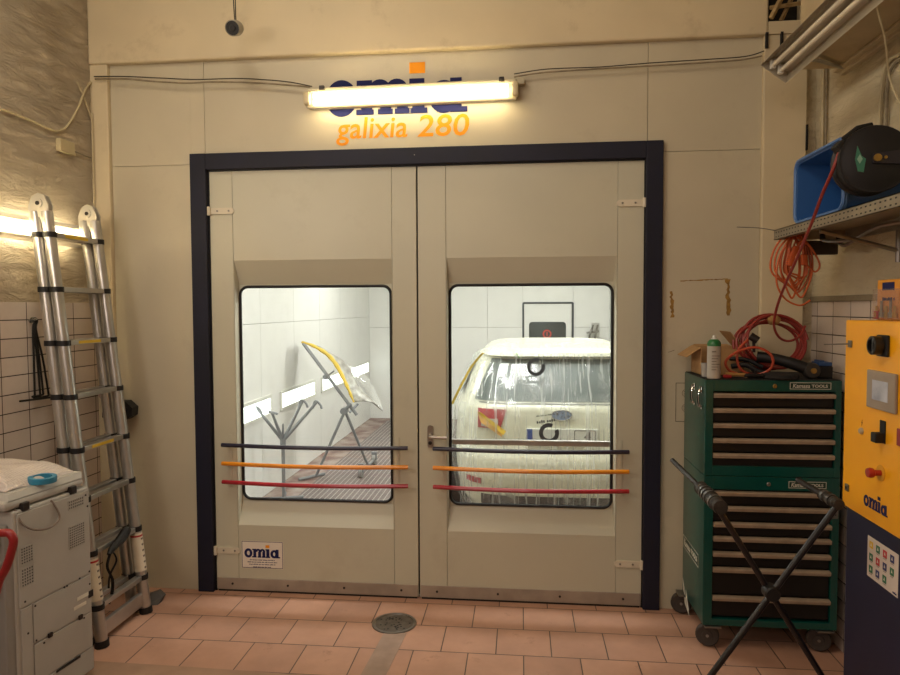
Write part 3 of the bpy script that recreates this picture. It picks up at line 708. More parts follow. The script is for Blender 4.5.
# ------------------------------------------------------------------ telescopic ladder
t = thing('telescopic_ladder', 'folded aluminium telescopic ladder standing against the tiled left wall', 'ladder', (-.28, -.53, 0))
top = {0: Vector((-.49, -.675, 2.30)), 1: Vector((-.49, -.275, 2.30))}
foot = {(0, 0): Vector((-.175, -.735, .0)), (0, 1): Vector((-.165, -.335, .0)), (1, 0): Vector((-.262, -.728, .0)), (1, 1): Vector((-.252, -.328, .0))}
ZR = [.21, .49, .77, 1.027, 1.305, 1.585, 1.865, 2.15]
M_STICK = mat('ladder_label', '#d9cdb6', .5)
def sp(h, s_, z):
    tp = top[s_]+Vector((.031 if h == 0 else -.031, 0, 0)); f_ = foot[(h, s_)]
    return f_.lerp(tp, z/2.30)
for h in (0, 1):
    hn = 'front_section' if h == 0 else 'rear_section'
    for s_ in (0, 1):
        mb = MB(); 
        zz = [0.02]+ZR+[2.27]
        for k in range(len(zz)-1):
            r_ = .031-.0003*k
            mb.cyl(sp(h, s_, zz[k]), sp(h, s_, zz[k+1]), r_, n=18)
        so = mb.build('stile', M_ALU, t)
        for k, z in enumerate(ZR):
            mb = MB(); r_ = .031-.0003*k
            p = sp(h, s_, z); mb.cyl(p-Vector((0, 0, .014)), p+Vector((0, 0, .014)), r_+.005, n=18)
            yd = 1 if s_ == 0 else -1
            mb.box(p.x-.016, min(p.y, p.y+yd*.065), p.z-.012, p.x+.016, max(p.y, p.y+yd*.065), p.z+.012, .004)
            mb.build('collar', M_BLACK, so)
        mb = MB(); p = sp(h, s_, 0); mb.cyl(p, sp(h, s_, .035), .036, n=18); mb.build('foot_cap', M_BLACK, so)
        if h == 0:
            mb = MB(); p0, p1 = sp(h, s_, .245), sp(h, s_, .46)
            mb.cyl(p0, p1, .0335, n=18); lb_ = mb.build('warning_label', M_STICK, so, label='printed paper label')
            mb = MB()
            for k in range(6):
                q = p0.lerp(p1, (k+.7)/6.5)
                mb.box(q.x+.0315, q.y-.009, q.z-.007, q.x+.0342, q.y+.006, q.z+.003)
            each(mb, 'print', mat('label_print', '#6a5f55', .6), lb_)
            mb = MB(); q = p0.lerp(p1, .93); mb.cyl(q, q+Vector((0, 0, .01)), .0338, n=18); mb.build('red_band', mat('red_band', '#b3262a', .5), lb_)
    for k, z in enumerate(ZR):
        a, b = sp(h, 0, z), sp(h, 1, z)
        mb = MB(); dx = .004
        mb.box(-.021, 0, -.0135, .021, (b-a).length-.06, .0135, .003, Matrix.Translation(a+(b-a).normalized()*.03) @ (b-a).to_track_quat('Y', 'Z').to_matrix().to_4x4())
        ro = mb.build('rung', M_ALU, t)
        if h == 0 and k in (3, 5, 7, 4)[:3]:
            mb = MB(); q = a.lerp(b, .5); mb.box(q.x+.0205, a.y+.09, q.z-.008, q.x+.0222, b.y-.12, q.z+.008); mb.build('yellow_label', mat('yellow_label', '#d9b52c', .5), ro, label='yellow printed label')
a, b = sp(0, 0, .085), sp(0, 1, .085)
mb = MB(); mb.box(a.x-.012, a.y+.02, .045, a.x+.014, b.y-.02, .125, .005); mb.build('base_bar', M_ALU, t)
for s_ in (0, 1):
    c = top[s_]+Vector((0, 0, 0))
    mb = MB(); prof = [(-.052, -.10), (-.028, -.12), (-.008, -.06), (.008, -.06), (.028, -.12), (.052, -.10), (.056, .0), (.035, .05), (0, .065), (-.035, .05), (-.056, 0)]
    for yy in (-.019, .013): mb.prism([(c.x+p[0], c.y+yy, c.z+p[1]) for p in prof], (0, .006, 0))
    mb.cyl((c.x, c.y-.024, c.z+.012), (c.x, c.y+.024, c.z+.012), .024, n=20).cyl((c.x-.03, c.y-.023, c.z-.03), (c.x-.03, c.y+.023, c.z-.03), .008, n=10).cyl((c.x+.03, c.y-.023, c.z-.03), (c.x+.03, c.y+.023, c.z-.03), .008, n=10)
    hj = mb.build('hinge_joint', mat('hinge_alloy', '#c8c4ba', .4, .6), t)
    mb = MB(); mb.cyl((c.x, c.y-.027, c.z+.012), (c.x, c.y+.027, c.z+.012), .011, n=12); mb.build('pivot_bolt', M_DSTEEL, hj)
    # tubes into the hinge
mb = MB(); c = Vector((-.20, -.215, 0)); mb.prism([(c.x-.03, c.y-.05, 0), (c.x+.05, c.y-.02, 0), (c.x+.055, c.y+.02, .03), (c.x+.02, c.y+.02, .06), (c.x-.03, c.y-.02, .05)], (0, .045, 0)); 
mb.build('stabiliser_foot', mat('foot_grey', '#4a4540', .6), t)
# strap tied round the lower rung
t = thing('black_strap', 'black webbing strap knotted around a lower ladder rung', 'strap', (-.24, -.53, .3))
q = sp(0, 0, .49).lerp(sp(0, 1, .49), .5)
mb = MB(); mb.tube(cr([q+Vector((.03, .08, .035)), q+Vector((.04, .03, .02)), q+Vector((.045, -.03, 0)), q+Vector((.04, -.08, -.02)), q+Vector((.04, -.11, -.04))], 5), [.02, .023, .026, .027, .028, .028, .027, .027, .026, .026, .024, .022, .02, .02, .02, .018, .018, .016, .014, .012, .012][:21], 8)
mb.build('knot', M_BLACK, t)
mb = MB(); mb.tube(cr([q+Vector((.04, -.09, -.03)), q+Vector((.035, -.12, -.10)), q+Vector((.05, -.10, -.18)), q+Vector((.035, -.085, -.26)), q+Vector((.03, -.11, -.31))], 5), .010, 6, flat=.4)
mb.tube(cr([q+Vector((.04, -.08, -.03)), q+Vector((.05, -.06, -.09)), q+Vector((.03, -.09, -.16)), q+Vector((.04, -.12, -.22))], 5), .009, 6, flat=.4); mb.build('loose_end', M_BLACK, t)
# perforated rail leaning behind ladder and dark board
M_RAILG = mat('zinc', '#a5a29b', .4, .6)
t = thing('perforated_rail', 'slotted metal rail leaning on the tiles behind the ladder', 'rail', (-.52, -.38, 0))
p0, p1 = Vector((-.50, -.40, .0)), Vector((-.585, -.40, .98)); 
M4 = Matrix.Translation(p0) @ (p1-p0).to_track_quat('Z', 'Y').to_matrix().to_4x4()
mb = MB(); mb.box(-.02, -.022, 0, -.017, .022, .98, 0, M4).box(-.02, -.022, 0, .015, -.019, .98, 0, M4).box(-.02, .019, 0, .015, .022, .98, 0, M4); ro = mb.build('channel', M_RAILG, t)
mb = MB()
for k in range(28): mb.box(.0151-.0321, -.007, .03+k*.034, -.0165, .007, .05+k*.034, 0, M4); mb.box(-.008, -.0225, .03+k*.034, .006, -.0221, .05+k*.034, 0, M4)
mb.build('slot', M_BLACK, ro, kind='stuff')
mb = MB(); mb.tube(cr([(-.60, -.42, .97), (-.585, -.42, 1.03), (-.56, -.40, 1.06), (-.55, -.37, 1.04)], 4), .008, 8); mb.build('hook', mat('blue_grey_plastic', '#8fa0b4', .5), t)
mb = MB(); mb.box(-.02, -.10, 0, .0, .10, .62, .003, Matrix.Translation((-.50, -.56, 0)) @ Matrix.Rotation(-.12, 4, 'Y')); mb.build('dark_board', mat('dark_board', '#2b2724', .6), label='dark board leaning on the tiles behind the foot of the ladder', cat='board')

# tools hanging on left wall
t = thing('hanging_rods', 'black metal hook rods hanging from a nail on the left wall tiles', 'rods', (XL+.03, -.6, 1.28))
M_ROD = mat('black_rod', '#17150f', .5, .4)
c = Vector((XL+.02, -.605, 1.70))
mb = MB(); mb.cyl((XL, c.y, c.z), (XL+.045, c.y, c.z+.01), .006, n=8); mb.build('nail', M_STEEL, t)
for k, (dy, dz) in enumerate(((0.0, 0), (.035, -.01), (.05, .0), (.085, -.01))):
    mb = MB(); x = XL+.012+.006*k
    pts = [(x, c.y-.005, c.z-.01), (x, c.y+.005, c.z+.015), (x, c.y+.022, c.z-.0), (x, c.y+.012, c.z-.05), (x, c.y+.012+dy*.5, c.z-.2), (x, c.y+.01+dy, c.z-.405+dz)]
    mb.tube(cr(pts, 5), .0055, 6); mb.tube([pts[-1], (x, pts[-1][1]-.02-.03*k, pts[-1][2]-.004)], .0055, 6); mb.build('rod', M_ROD, t)
mb = MB(); mb.tube([(XL+.04, -.74, 1.285), (XL+.04, -.42, 1.27)], .006, 6); mb.build('cross_rod', M_ROD, t)

# black holder in the corner behind the ladder
t = thing('wall_holder', 'black plastic holder with a pinkish roll in the corner behind the ladder', 'holder', (-.43, -.05, 1.08))
mb = MB(); mb.prism([(-.545, -.045, 1.20), (-.40, -.045, 1.20), (-.355, -.045, 1.16), (-.36, -.045, 1.11), (-.40, -.045, 1.085), (-.50, -.045, 1.07), (-.55, -.045, 1.10)], (0, -.07, 0)); mb.build('body', M_BLACK, t)
mb = MB(); mb.cyl((-.515, -.04, 1.255), (-.515, -.13, 1.255), .05, n=20); mb.build('roll', mat('pinkish_roll', '#a98e82', .7), t)

# ------------------------------------------------------------------ copier seen from the back
RC = -math.radians(7.07)   # its seen side runs along +y turned towards +x
t = thing('office_copier', 'grey office copier with vent panels standing in front of the ladder', 'copier', (-.022, -1.03, 0), RC)
# local: x away to the left (negative), y back; the seen side is the plane x=0, y from -.42 to 0
mb = MB(); mb.m(M_GREY).box(-.6, -.42, .05, 0, 0, .93, .008); mb.build('body', None, t, local=True)
mb = MB(); mb.box(-.6, -.46, .03, -.006, -.40, .86, .01).box(-.58, -.5, .62, -.02, -.42, .74, .012).box(-.58, -.5, .80, -.02, -.42, .88, .012); mb.build('front_cover', M_GREYD, t, local=True)
def panel(y0, z0, y1, z1, name='side_panel', m_=M_GREY, x=0): 
    mb = MB(); mb.box(x, y0, z0, x+.006, y1, z1, .002); return mb.build(name, m_, t, local=True)
sp_ = panel(-.405, .52, -.012, .915); panel(-.34, .34, -.012, .512); panel(-.34, .17, -.012, .332); panel(-.40, .06, -.005, .162); panel(-.40, .17, -.346, .512)
M_DARKV = mat('vent_dark', '#4b4846', .7)
for (y0, z0, y1, z1) in ((-.135, .855, -.045, .895), (-.135, .675, -.045, .775), (-.395, .70, -.335, .77), (-.395, .605, -.335, .68)):
    mb = MB(); mb.m(M_DARKV).box(.006, y0, z0, .0068, y1, z1); vo = mb.build('vent', None, t, local=True)
    mb = MB()
    nz = int((z1-z0)/.011); ny = int((y1-y0)/.011)
    for k in range(nz+1): z = z0+(z1-z0)*k/nz; mb.box(.0066, y0, z-.0022, .0088, y1, z+.0022)
    for k in range(ny+1): y = y0+(y1-y0)*k/ny; mb.box(.0066, y-.0022, z0, .0088, y+.0022, z1)
    mb.build('grille', M_GREY, vo, local=True)
mb = MB()
for (y, z) in ((-.03, .895), (-.02, .84), (-.02, .53), (-.38, .54), (-.33, .50), (-.02, .47), (-.33, .35), (-.17, .515), (-.155, .515), (-.08, .52), (-.06, .325), (-.29, .32), (-.37, .40), (-.36, .18)): mb.cyl((.005, y, z), (.008, y, z), .0045, n=8)
each(mb, 'screw', M_DSTEEL, t, local=True)
for y in (-.26, -.085):
    mb = MB(); mb.box(.005, y-.01, .33, .014, y+.012, .35, .002); mb.build('latch', M_DSTEEL, t, local=True)
mb = MB(); mb.box(.006, -.10, .42, .0075, -.03, .437).box(.006, -.12, .385, .0075, -.045, .40); mb.build('label', M_WTEXT, t, local=True)
mb = MB(); mb.box(.005, -.03, .405, .0075, .0, .437); mb.build('socket', M_BLACK, t, local=True)
mb = MB(); mb.box(.006, -.23, .153, .009, -.09, .165, .001); mb.build('pull_slot', M_BLACK, t, local=True)
# lid
mb = MB(); mb.box(-.58, -.45, .935, -.008, -.02, .975, .015)
mb.prism([(-.57, -.43, .975), (-.012, -.43, .975), (-.03, -.41, 1.0), (-.55, -.41, 1.0)], (0, .40, 0)); lid = mb.build('lid', M_GREY, t, local=True)
for y in (-.36, -.10): 
    mb = MB(); mb.box(-.03, y-.018, .92, .008, y+.018, .955, .003); mb.build('lid_hinge', M_DSTEEL, lid, local=True)
mb = MB(); mb.tube(cr([(-.01, -.40, .935), (.012, -.385, .87), (.02, -.33, .83), (.02, -.25, .815), (.018, -.20, .84), (.012, -.21, .89), (.0, -.225, .925)], 6), .0045, 6); mb.build('lead', mat('copier_lead', '#7a6c60', .5), t, local=True)
for (x, y) in ((-.05, -.05), (-.05, -.38), (-.55, -.05), (-.55, -.38)):
    mb = MB(); mb.cyl((x-.012, y, .03), (x+.012, y, .03), .03, n=16); mb.build('castor', M_BLACK, t, local=True)
# bubble wrap and tape on the lid
Mc = Matrix.Translation((-.022, -1.03, 0)) @ Matrix.Rotation(RC, 4, 'Z')
def bubble():
    m = bpy.data.materials.new('bubble_film'); m.use_nodes = True; nt = m.node_tree; N = nt.nodes; L = nt.links; b = N['Principled BSDF']
    b.inputs['Base Color'].default_value = (.62, .55, .5, 1); b.inputs['Roughness'].default_value = .25
    tc = N.new('ShaderNodeTexCoord'); v = N.new('ShaderNodeTexVoronoi'); v.inputs['Scale'].default_value = 75; v.inputs['Randomness'].default_value = .3
    L.new(tc.outputs['Object'], v.inputs['Vector']); bp = N.new('ShaderNodeBump'); bp.inputs['Strength'].default_value = .8; bp.inputs['Distance'].default_value = .006; bp.invert = True
    L.new(v.outputs['Distance'], bp.inputs['Height']); L.new(bp.outputs['Normal'], b.inputs['Normal']); MATS['bubble'] = m; return m
mb = MB()
def bw(u, v):
    x = -.56+.50*u; y = -.40+.37*v
    e = min(u, 1-u, v*1.2, (1-v)*1.2)
    z = 1.004+.07*min(1, e*5)**.6*(1-.35*v*u)+.012*noise.noise(Vector((u*4, v*4, 2)))
    return Mc @ Vector((x, y+.01*math.sin(u*9), z))
mb.grid(bw, 28, 22, thick=(0, 0, -.003)); mb.build('bubble_wrap', bubble(), label='heap of clear bubble wrap lying on the copier lid', cat='bubble wrap')
mb = MB(); c = Mc @ Vector((-.045, -.22, 1.004)); mb.lathe(c+Vector((0, 0, 0)), (.05, -.02, 1), [(.038, 0), (.056, 0), (.057, .006), (.056, .024), (.038, .024), (.038, 0)], 32); mb.build('tape_roll', mat('blue_tape', '#2f7fa0', .4), label='roll of blue masking tape on the copier lid', cat='tape roll')

# red handle of a hand truck at the left edge
t = thing('red_trolley', 'red tubular trolley handle beside the copier at the left edge', 'trolley', (.20, -1.95, 0))
M_RED = mat('red_enamel', '#8e1f22', .35)
mb = MB(); q_ = lambda a, b: aY(a, b, -1.95)
pts = cr([q_(-90, 541), q_(-30, 536), q_(2, 533), (q_(10, 534)), q_(13.5, 541), q_(11, 553), q_(6, 568), q_(-3, 588), q_(-12, 640), q_(-14, 720), q_(-16, 850)], 6); mb.tube(pts, .0135, 12); mb.build('handle', M_RED, t)
mb = MB(); mb.box(-.26, -2.15, .0, .2, -1.98, .012, .003).box(-.26, -2.04, 0.012, .16, -2.03, .12, .003); mb.build('toe_plate', M_RED, t)

# ------------------------------------------------------------------ tool chest and roller cabinet
TX0, TX1, TY0, TY1 = 2.926, 3.58, -.47, -.035
M_MAT = mat('ribbed_mat', '#171615', .7, bump=.3, bscale=150)
def drawer(t, z1, z0, x0, x1):
    mb = MB(); mb.box(x0, TY0+.012, z0+.003, x1, TY0+.05, z1-.002, .003); d = mb.build('drawer', M_GREEND, t)
    mb = MB(); mb.prism([(x0, TY0+.014, z1-.002), (x0, TY0-.012, z1-.004), (x0, TY0-.014, z1-.010), (x0, TY0-.010, z1-.024), (x0, TY0+.014, z1-.026)], (x1-x0, 0, 0)); mb.build('drawer_handle', M_BEIGE, d, label='beige metal pull strip')
def casing(t, z0, z1, ox0, ox1, oz0, oz1):
    mb = MB(); mb.m(M_GREEN)
    mb.box(TX0, TY0, z0, ox0, TY1, z1, .003).box(ox1, TY0, z0, TX1, TY1, z1, .003).box(ox0-.001, TY0+.0005, oz1, ox1+.001, TY1, z1-.0004, .002).box(ox0-.001, TY0+.0005, z0+.0004, ox1+.001, TY1, oz0, .002)
    mb.box(TX0+.002, TY1-.02, z0+.002, TX1-.002, TY1-.002, z1-.002); mb.m(M_BLACK).box(ox0, TY0+.045, oz0, ox1, TY0+.055, oz1)
    mb.build('casing', None, t)
def badge(t, o, xd, w_, h_, name='badge'):
    o = Vector(o); xd = Vector(xd); nd = xd.cross(Vector((0, 0, 1)))
    mb = MB(); mb.m(mat('badge_green', '#123428', .4)).prism([o, o+xd*w_, o+xd*w_+Vector((0, 0, h_)), o+Vector((0, 0, h_))], nd*.0015); b_ = mb.build(name, None, t)
    e = .0025
    O = [o+nd*.0015, o+xd*w_+nd*.0015, o+xd*w_+nd*.0015+Vector((0, 0, h_)), o+nd*.0015+Vector((0, 0, h_))]
    I = [o+xd*e+Vector((0, 0, e))+nd*.0015, o+xd*(w_-e)+Vector((0, 0, e))+nd*.0015, o+xd*(w_-e)+nd*.0015+Vector((0, 0, h_-e)), o+xd*e+nd*.0015+Vector((0, 0, h_-e))]
    mb = MB(); mb.ring(O, I, nd*.0006)
    mb.text('Kamasa', o+xd*w_*.07+Vector((0, 0, h_*.2))+nd*.0015, xd, (0, 0, 1), w_*.42, h_*.6, .0006, bold=.01, shear=.2)
    mb.text('TOOLS', o+xd*w_*.53+Vector((0, 0, h_*.26))+nd*.0015, xd, (0, 0, 1), w_*.39, h_*.44, .0006, bold=.02)
    mb.build('badge_lettering', M_WTEXT, b_, label='cream lettering')
t = thing('tool_chest', 'green top tool chest with five drawers standing on the green roller cabinet', 'tool chest', ((TX0+TX1)/2, -.25, .905))
casing(t, .905, 1.391, TX0+.040, TX1-.030, .955, 1.335)
zs = [1.327-.0765*k for k in range(6)]
for k in range(5): drawer(t, zs[k], zs[k+1]+.002, TX0+.042, TX1-.032)
mb = MB(); mb.box(TX0+.004, TY0+.004, 1.3905, TX1-.004, TY1-.004, 1.3945, .002); mb.build('top_mat', M_MAT, t)
badge(t, (3.333, TY0, 1.348), (1, 0, 0), .195, .034)
mb = MB(); mb.lathe((3.262, TY0, 1.362), (0, -1, 0), [(0, .004), (.006, .005), (.010, .003), (.011, 0)], 16); mb.build('lock', mat('brass', '#a8894a', .35, .8), t)
for y in (-.40, -.26):
    z = 1.33
    mb = MB(); mb.box(TX0-.006, y-.018, z-.012, TX0, y+.018, z+.022, .002); la = mb.build('latch', M_CHROME, t)
    mb = MB(); mb.tube(cr([(TX0-.01, y, z+.012), (TX0-.018, y-.014, z-.01), (TX0-.018, y-.018, z-.05), (TX0-.014, y-.016, z-.08), (TX0-.014, y+.016, z-.08), (TX0-.018, y+.018, z-.05), (TX0-.018, y+.014, z-.01), (TX0-.01, y, z+.012)], 4), .0035, 6).cyl((TX0-.004, y, z+.005), (TX0-.016, y, z+.005), .010, n=12).box(TX0-.005, y-.016, z-.095, TX0, y+.016, z-.075, .002); mb.build('latch_bail', M_CHROME, la)
t = thing('roller_cabinet', 'green roller tool cabinet on castors under the tool chest', 'tool cabinet', ((TX0+TX1)/2, -.25, 0))
casing(t, .13, .903, TX0+.046, TX1-.036, .165, .835)
hz = [.828, .750, .668, .594, .515, .434, .287, .172]
for k in range(7): drawer(t, hz[k], hz[k+1]+.002, TX0+.048, TX1-.038)
badge(t, (3.335, TY0, .850), (1, 0, 0), .18, .034)
badge(t, (TX0, -.05, .395), (0, -1, 0), .33, .066)
mb = MB(); mb.lathe((3.24, TY0, .867), (0, -1, 0), [(0, .004), (.006, .005), (.010, .003), (.011, 0)], 16); mb.build('lock', M_STEEL, t)
mb = MB(); mb.m(M_WTEXT)
for pts in [[(y, .055+(z-.06)*.62) for y, z in q] for q in (((-.045, .30), (-.08, .24), (-.10, .17), (-.06, .20)), ((-.12, .24), (-.19, .10), (-.12, .15)), ((-.07, .17), (-.15, .145), (-.20, .06), (-.10, .10)))]:
    mb.prism([(TX0, y, z) for y, z in pts], (-.0015, 0, 0))
mb.build('star_decal', None, t, label='white star decal')
mb = MB(); mb.box(TX1-.034, TY0-.002, .70, TX1-.006, TY0, .775); hs = mb.build('hasp', M_STEEL, t)
mb = MB(); mb.cyl((TX1-.02, TY0-.003, .757), (TX1-.02, TY0-.001, .757), .004, n=8).cyl((TX1-.02, TY0-.003, .72), (TX1-.02, TY0-.001, .72), .004, n=8); each(mb, 'hole', M_BLACK, hs)
mb = MB(); mb.tube(cr([(3.20, TY0-.016, .19), (3.28, TY0-.018, .215), (3.34, TY0-.018, .185), (3.42, TY0-.018, .23), (3.50, TY0-.016, .24)], 4), .012, 5, flat=.2); mb.build('torn_paper', mat('paper', '#b8ab98', .8), t) if False else mb.bm.free()
for i, (x, y) in enumerate(((TX0+.045, TY0+.03), (TX1-.06, TY0+.03), (TX0+.0, TY1-.03), (TX1-.04, TY1-.03))):
    mb = MB(); mb.box(x-.035, y-.04, .118, x+.045, y+.04, .128, .002).box(x-.012, y+.030, .055, x+.014, y+.034, .12).cyl((x-.014, y-.006, .062), (x, y+.034, .062), .008, n=10).box(x-.018, y-.014, .062+.045, x+.02, y+.034, .12); c_ = mb.build('castor', M_STEEL, t)
    mb = MB(); mb.lathe((x-.004, y+.028, .062), (-.35, -1, 0), [(0, 0), (.025, 0), (.027, .003), (.050, .001), (.058, .006), (.058, .026), (.050, .031), (.027, .029), (.025, .034), (0, .034)], 28); mb.build('wheel', mat('castor_wheel', '#3a332e', .6), c_)

# things on top of the chest, z = 1.395
ZT = 1.3955
M_CARD = mat('cardboard', '#b08a5c', .85, c2='#a17c50', scale=20)
t = thing('cardboard_box', 'open cardboard box with raised flaps on the tool chest', 'box', (3.05, -.15, ZT))
x0, x1, y0, y1, h_ = 2.955, 3.175, -.27, -.06, .145
mb = MB(); th = .004
mb.box(x0, y0, ZT, x1, y1, ZT+th).box(x0, y0, ZT, x0+th, y1, ZT+h_).box(x1-th, y0, ZT, x1, y1, ZT+h_).box(x0, y1-th, ZT, x1, y1, ZT+h_)
mb.box(x0, y0, ZT, x1, y0+th, ZT+.06).box(x0+.06, y0, ZT+.06, x1, y0+th, ZT+h_-.005); mb.build('carton', M_CARD, t)
mb = MB(); mb.prism([(x0, y0, ZT+h_), (x0, y1, ZT+h_), (x0-.075, y1, ZT+h_-.05), (x0-.075, y0, ZT+h_-.05)], (0, 0, th)); mb.build('flap', M_CARD, t)
mb = MB(); mb.prism([(x1, y0+.02, ZT+h_), (x1, y1, ZT+h_), (x1-.07, y1, ZT+h_+.085), (x1-.07, y0+.02, ZT+h_+.085)], (.004, 0, .002)); mb.build('flap', M_CARD, t)
mb = MB(); mb.prism([(x0, y1, ZT+h_), (x1, y1, ZT+h_), (x1-.02, y1+.02, ZT+h_+.01), (x0+.02, y1+.02, ZT+h_+.01)], (0, .003, 0)); mb.build('flap', M_CARD, t)
t = thing('spray_can', 'white and green aerosol can at the front corner of the tool chest', 'spray can', (2.978, -.425, ZT))
c = (2.978, -.425, ZT)
mb = MB(); mb.lathe(c, (0, 0, 1), [(0, 0), (.031, 0), (.033, .004), (.033, .165), (.0335, .168)], 28); mb.build('can', mat('can_print', '#b9b3a8', .35, .2), t)
mb = MB(); mb.lathe(c, (0, 0, 1), [(.0335, .165), (.0335, .178), (.030, .188), (.022, .197), (.014, .200), (.014, .165)], 28); mb.build('shoulder', mat('can_green', '#1f6b36', .35), t)
mb = MB(); mb.lathe(c, (0, 0, 1), [(.014, .198), (.014, .204), (.008, .206), (.008, .218), (.007, .220), (0, .220)], 18); mb.build('nozzle', M_CASE, t)
mb = MB(); mb.marks((2.958, -.4595, ZT+.135), (1, 0, 0), (0, 0, 1), .024, .008, .0004, 5)
for k in range(6): mb.box(2.958, -.4588, ZT+.115-.014*k, 2.998-.008*(k % 3), -.4578, ZT+.118-.014*k)
mb.build('can_text', mat('label_print', '#6a5f55'), t)
mb = MB(); mb.lathe((2.965, -.33, ZT), (0, 0, 1), [(0, 0), (.022, 0), (.026, .07), (.024, .07), (.020, .004), (0, .004)], 20); mb.build('plastic_cup', mat('clear_plastic', '#a09c96', .2), label='small pale plastic cup behind the aerosol can', cat='cup')
M_HOSE = mat('red_hose', '#8c2f28', .4, var=.08)
M_CORD = mat('orange_cord', '#c05a26', .5, var=.1)
# coil of red hose
t = thing('air_hose_coil', 'coiled red air hose lying on the tool chest, tied at its top', 'hose', (3.33, -.20, ZT))
mb = MB(); pts = []
loops = 6; rr = random.Random(5)
for k in range(loops*16+1):
    a = 2*PI*k/16; lp = k/16
    R1 = .165-.012*math.sin(lp*1.9); R2 = .125+.012*math.sin(lp*2.3)
    pts.append(Vector((3.325+.012*math.sin(lp*2.1)+R1*math.cos(a), -.26+.022*lp*.9+.035*math.sin(a+.5)-.035, ZT+.175+.015*math.cos(lp*1.7)+R2*math.sin(a))))
mb.tube(cr(pts, 2), .0075, 8); mb.build('coil', M_HOSE, t)
mb = MB(); mb.tube(cr([(3.18, -.33, ZT+.20), (3.12, -.34, ZT+.13), (3.13, -.34, ZT+.05), (3.18, -.34, ZT+.015), (3.24, -.36, ZT+.02), (3.28, -.38, ZT+.06), (3.27, -.38, ZT+.12), (3.20, -.37, ZT+.155), (3.11, -.36, ZT+.13), (3.055, -.36, ZT+.08), (3.08, -.36, ZT+.03), (3.14, -.37, ZT+.012)], 6), .007, 8); mb.build('loose_loop', mat('orange_hose', '#b4492f', .4), t)
mb = MB(); mb.tube([(3.30, -.262, ZT+.285), (3.315, -.262, ZT+.292), (3.335, -.262, ZT+.292), (3.35, -.262, ZT+.284)], [.020, .027, .027, .02], 10); mb.build('tie', mat('tie_cloth', '#a07a48', .9), t)
mb = MB(); mb.cyl((3.175, -.36, ZT+.215), (3.21, -.37, ZT+.19), .02, n=12).cyl((3.19, -.37, ZT+.20), (3.195, -.36, ZT+.13), .008, n=8); mb.build('coupling', M_DSTEEL, t)
# tools
t = thing('polisher', 'black polishing machine with a round pad on the tool chest', 'power tool', (3.40, -.40, ZT))
mb = MB(); mb.tube(cr([(3.22, -.33, ZT+.105), (3.30, -.36, ZT+.095), (3.38, -.39, ZT+.072), (3.44, -.41, ZT+.048)], 6), [.028]*10+[.03]*9, 14); mb.build('body', M_BLACK, t)
mb = MB(); c = Vector((3.455, -.415, ZT+.041)); ax = Vector((.05, -1, .05)); mb.lathe(c, ax, [(0, -.035), (.03, -.033), (.041, -.02), (.041, .012), (.036, .022), (.018, .026), (0, .026)], 28); mb.build('head', mat('head_black', '#2a2724', .5), t)
mb = MB(); mb.lathe(c+ax.normalized()*.026, ax, [(.014, 0), (.014, .006), (.008, .008), (0, .008)], 16); mb.build('spindle', mat('brass', '#a8894a'), t)
t = thing('cordless_battery', 'black battery pack with a blue top beside the polisher', 'battery', (3.53, -.36, ZT))
mb = MB(); mb.box(3.497, -.40, ZT, 3.568, -.30, ZT+.062, .006); mb.build('pack', M_BLACK, t)
mb = MB(); mb.box(3.500, -.397, ZT+.062, 3.565, -.303, ZT+.082, .005).box(3.51, -.39, ZT+.082, 3.53, -.31, ZT+.090, .003); mb.build('terminal_block', mat('blue_plastic', '#2b4a78', .4), t)
mb = MB(); mb.lathe((3.31, -.40, ZT), (0, 0, 1), [(0, 0), (.085, 0), (.09, .006), (.085, .022), (.05, .03), (0, .03)], 28); mb.build('sanding_pad', mat('pad_black', '#1e1b19', .9, bump=.4), label='flat black round pad lying before the hose coil', cat='pad')
t = thing('brush', 'brush with a pale wooden handle lying behind the aerosol can', 'brush', (3.10, -.36, ZT))
mb = MB(); mb.tube(cr([(3.04, -.40, ZT+.018), (3.09, -.385, ZT+.016), (3.15, -.37, ZT+.012)], 4), [.009, .011, .012, .011, .010, .009, .010, .011, .010], 8); mb.build('handle', mat('brush_wood', '#b98b4e', .5), t)
mb = MB(); mb.tube([(3.15, -.37, ZT+.012), (3.20, -.355, ZT+.012)], [.011, .011], 8, flat=.5); mb.build('bristles', M_DSTEEL, t)
t = thing('screwdriver', 'red-handled screwdriver lying at the front edge of the tool chest', 'screwdriver', (3.06, -.44, ZT))
mb = MB(); mb.tube([(3.02, -.44, ZT+.012), (3.035, -.44, ZT+.012), (3.06, -.44, ZT+.011)], [.009, .011, .008], 10); mb.build('handle', M_RED, t)
mb = MB(); mb.cyl((3.06, -.44, ZT+.011), (3.14, -.435, ZT+.006), .003, n=8); mb.build('shaft', M_CHROME, t)
t = thing('spray_gun', 'dark metal spray gun lying among the tools on the chest', 'spray gun', (3.2, -.42, ZT))
mb = MB(); mb.tube(cr([(3.13, -.43, ZT+.014), (3.18, -.425, ZT+.015), (3.25, -.42, ZT+.012)], 4), [.008, .012, .013, .012, .013, .011, .009, .006, .005], 8).cyl((3.18, -.425, ZT+.014), (3.20, -.38, ZT+.03), .009, n=8); mb.build('barrel', M_DSTEEL, t)
mb = MB(); mb.tube(cr([(3.10, -.30, ZT+.05), (3.17, -.32, ZT+.06), (3.22, -.34, ZT+.03), (3.28, -.35, ZT+.02)], 5), .014, 8); mb.tube(cr([(3.10, -.27, ZT+.09), (3.18, -.30, ZT+.085), (3.25, -.33, ZT+.05)], 5), .011, 8); mb.tube(cr([(3.13, -.31, ZT+.012), (3.19, -.33, ZT+.012), (3.27, -.33, ZT+.012)], 5), .012, 8)
mb.build('black_hose', M_BLACK, label='tangle of black rubber hose beside the cardboard box', cat='hose')

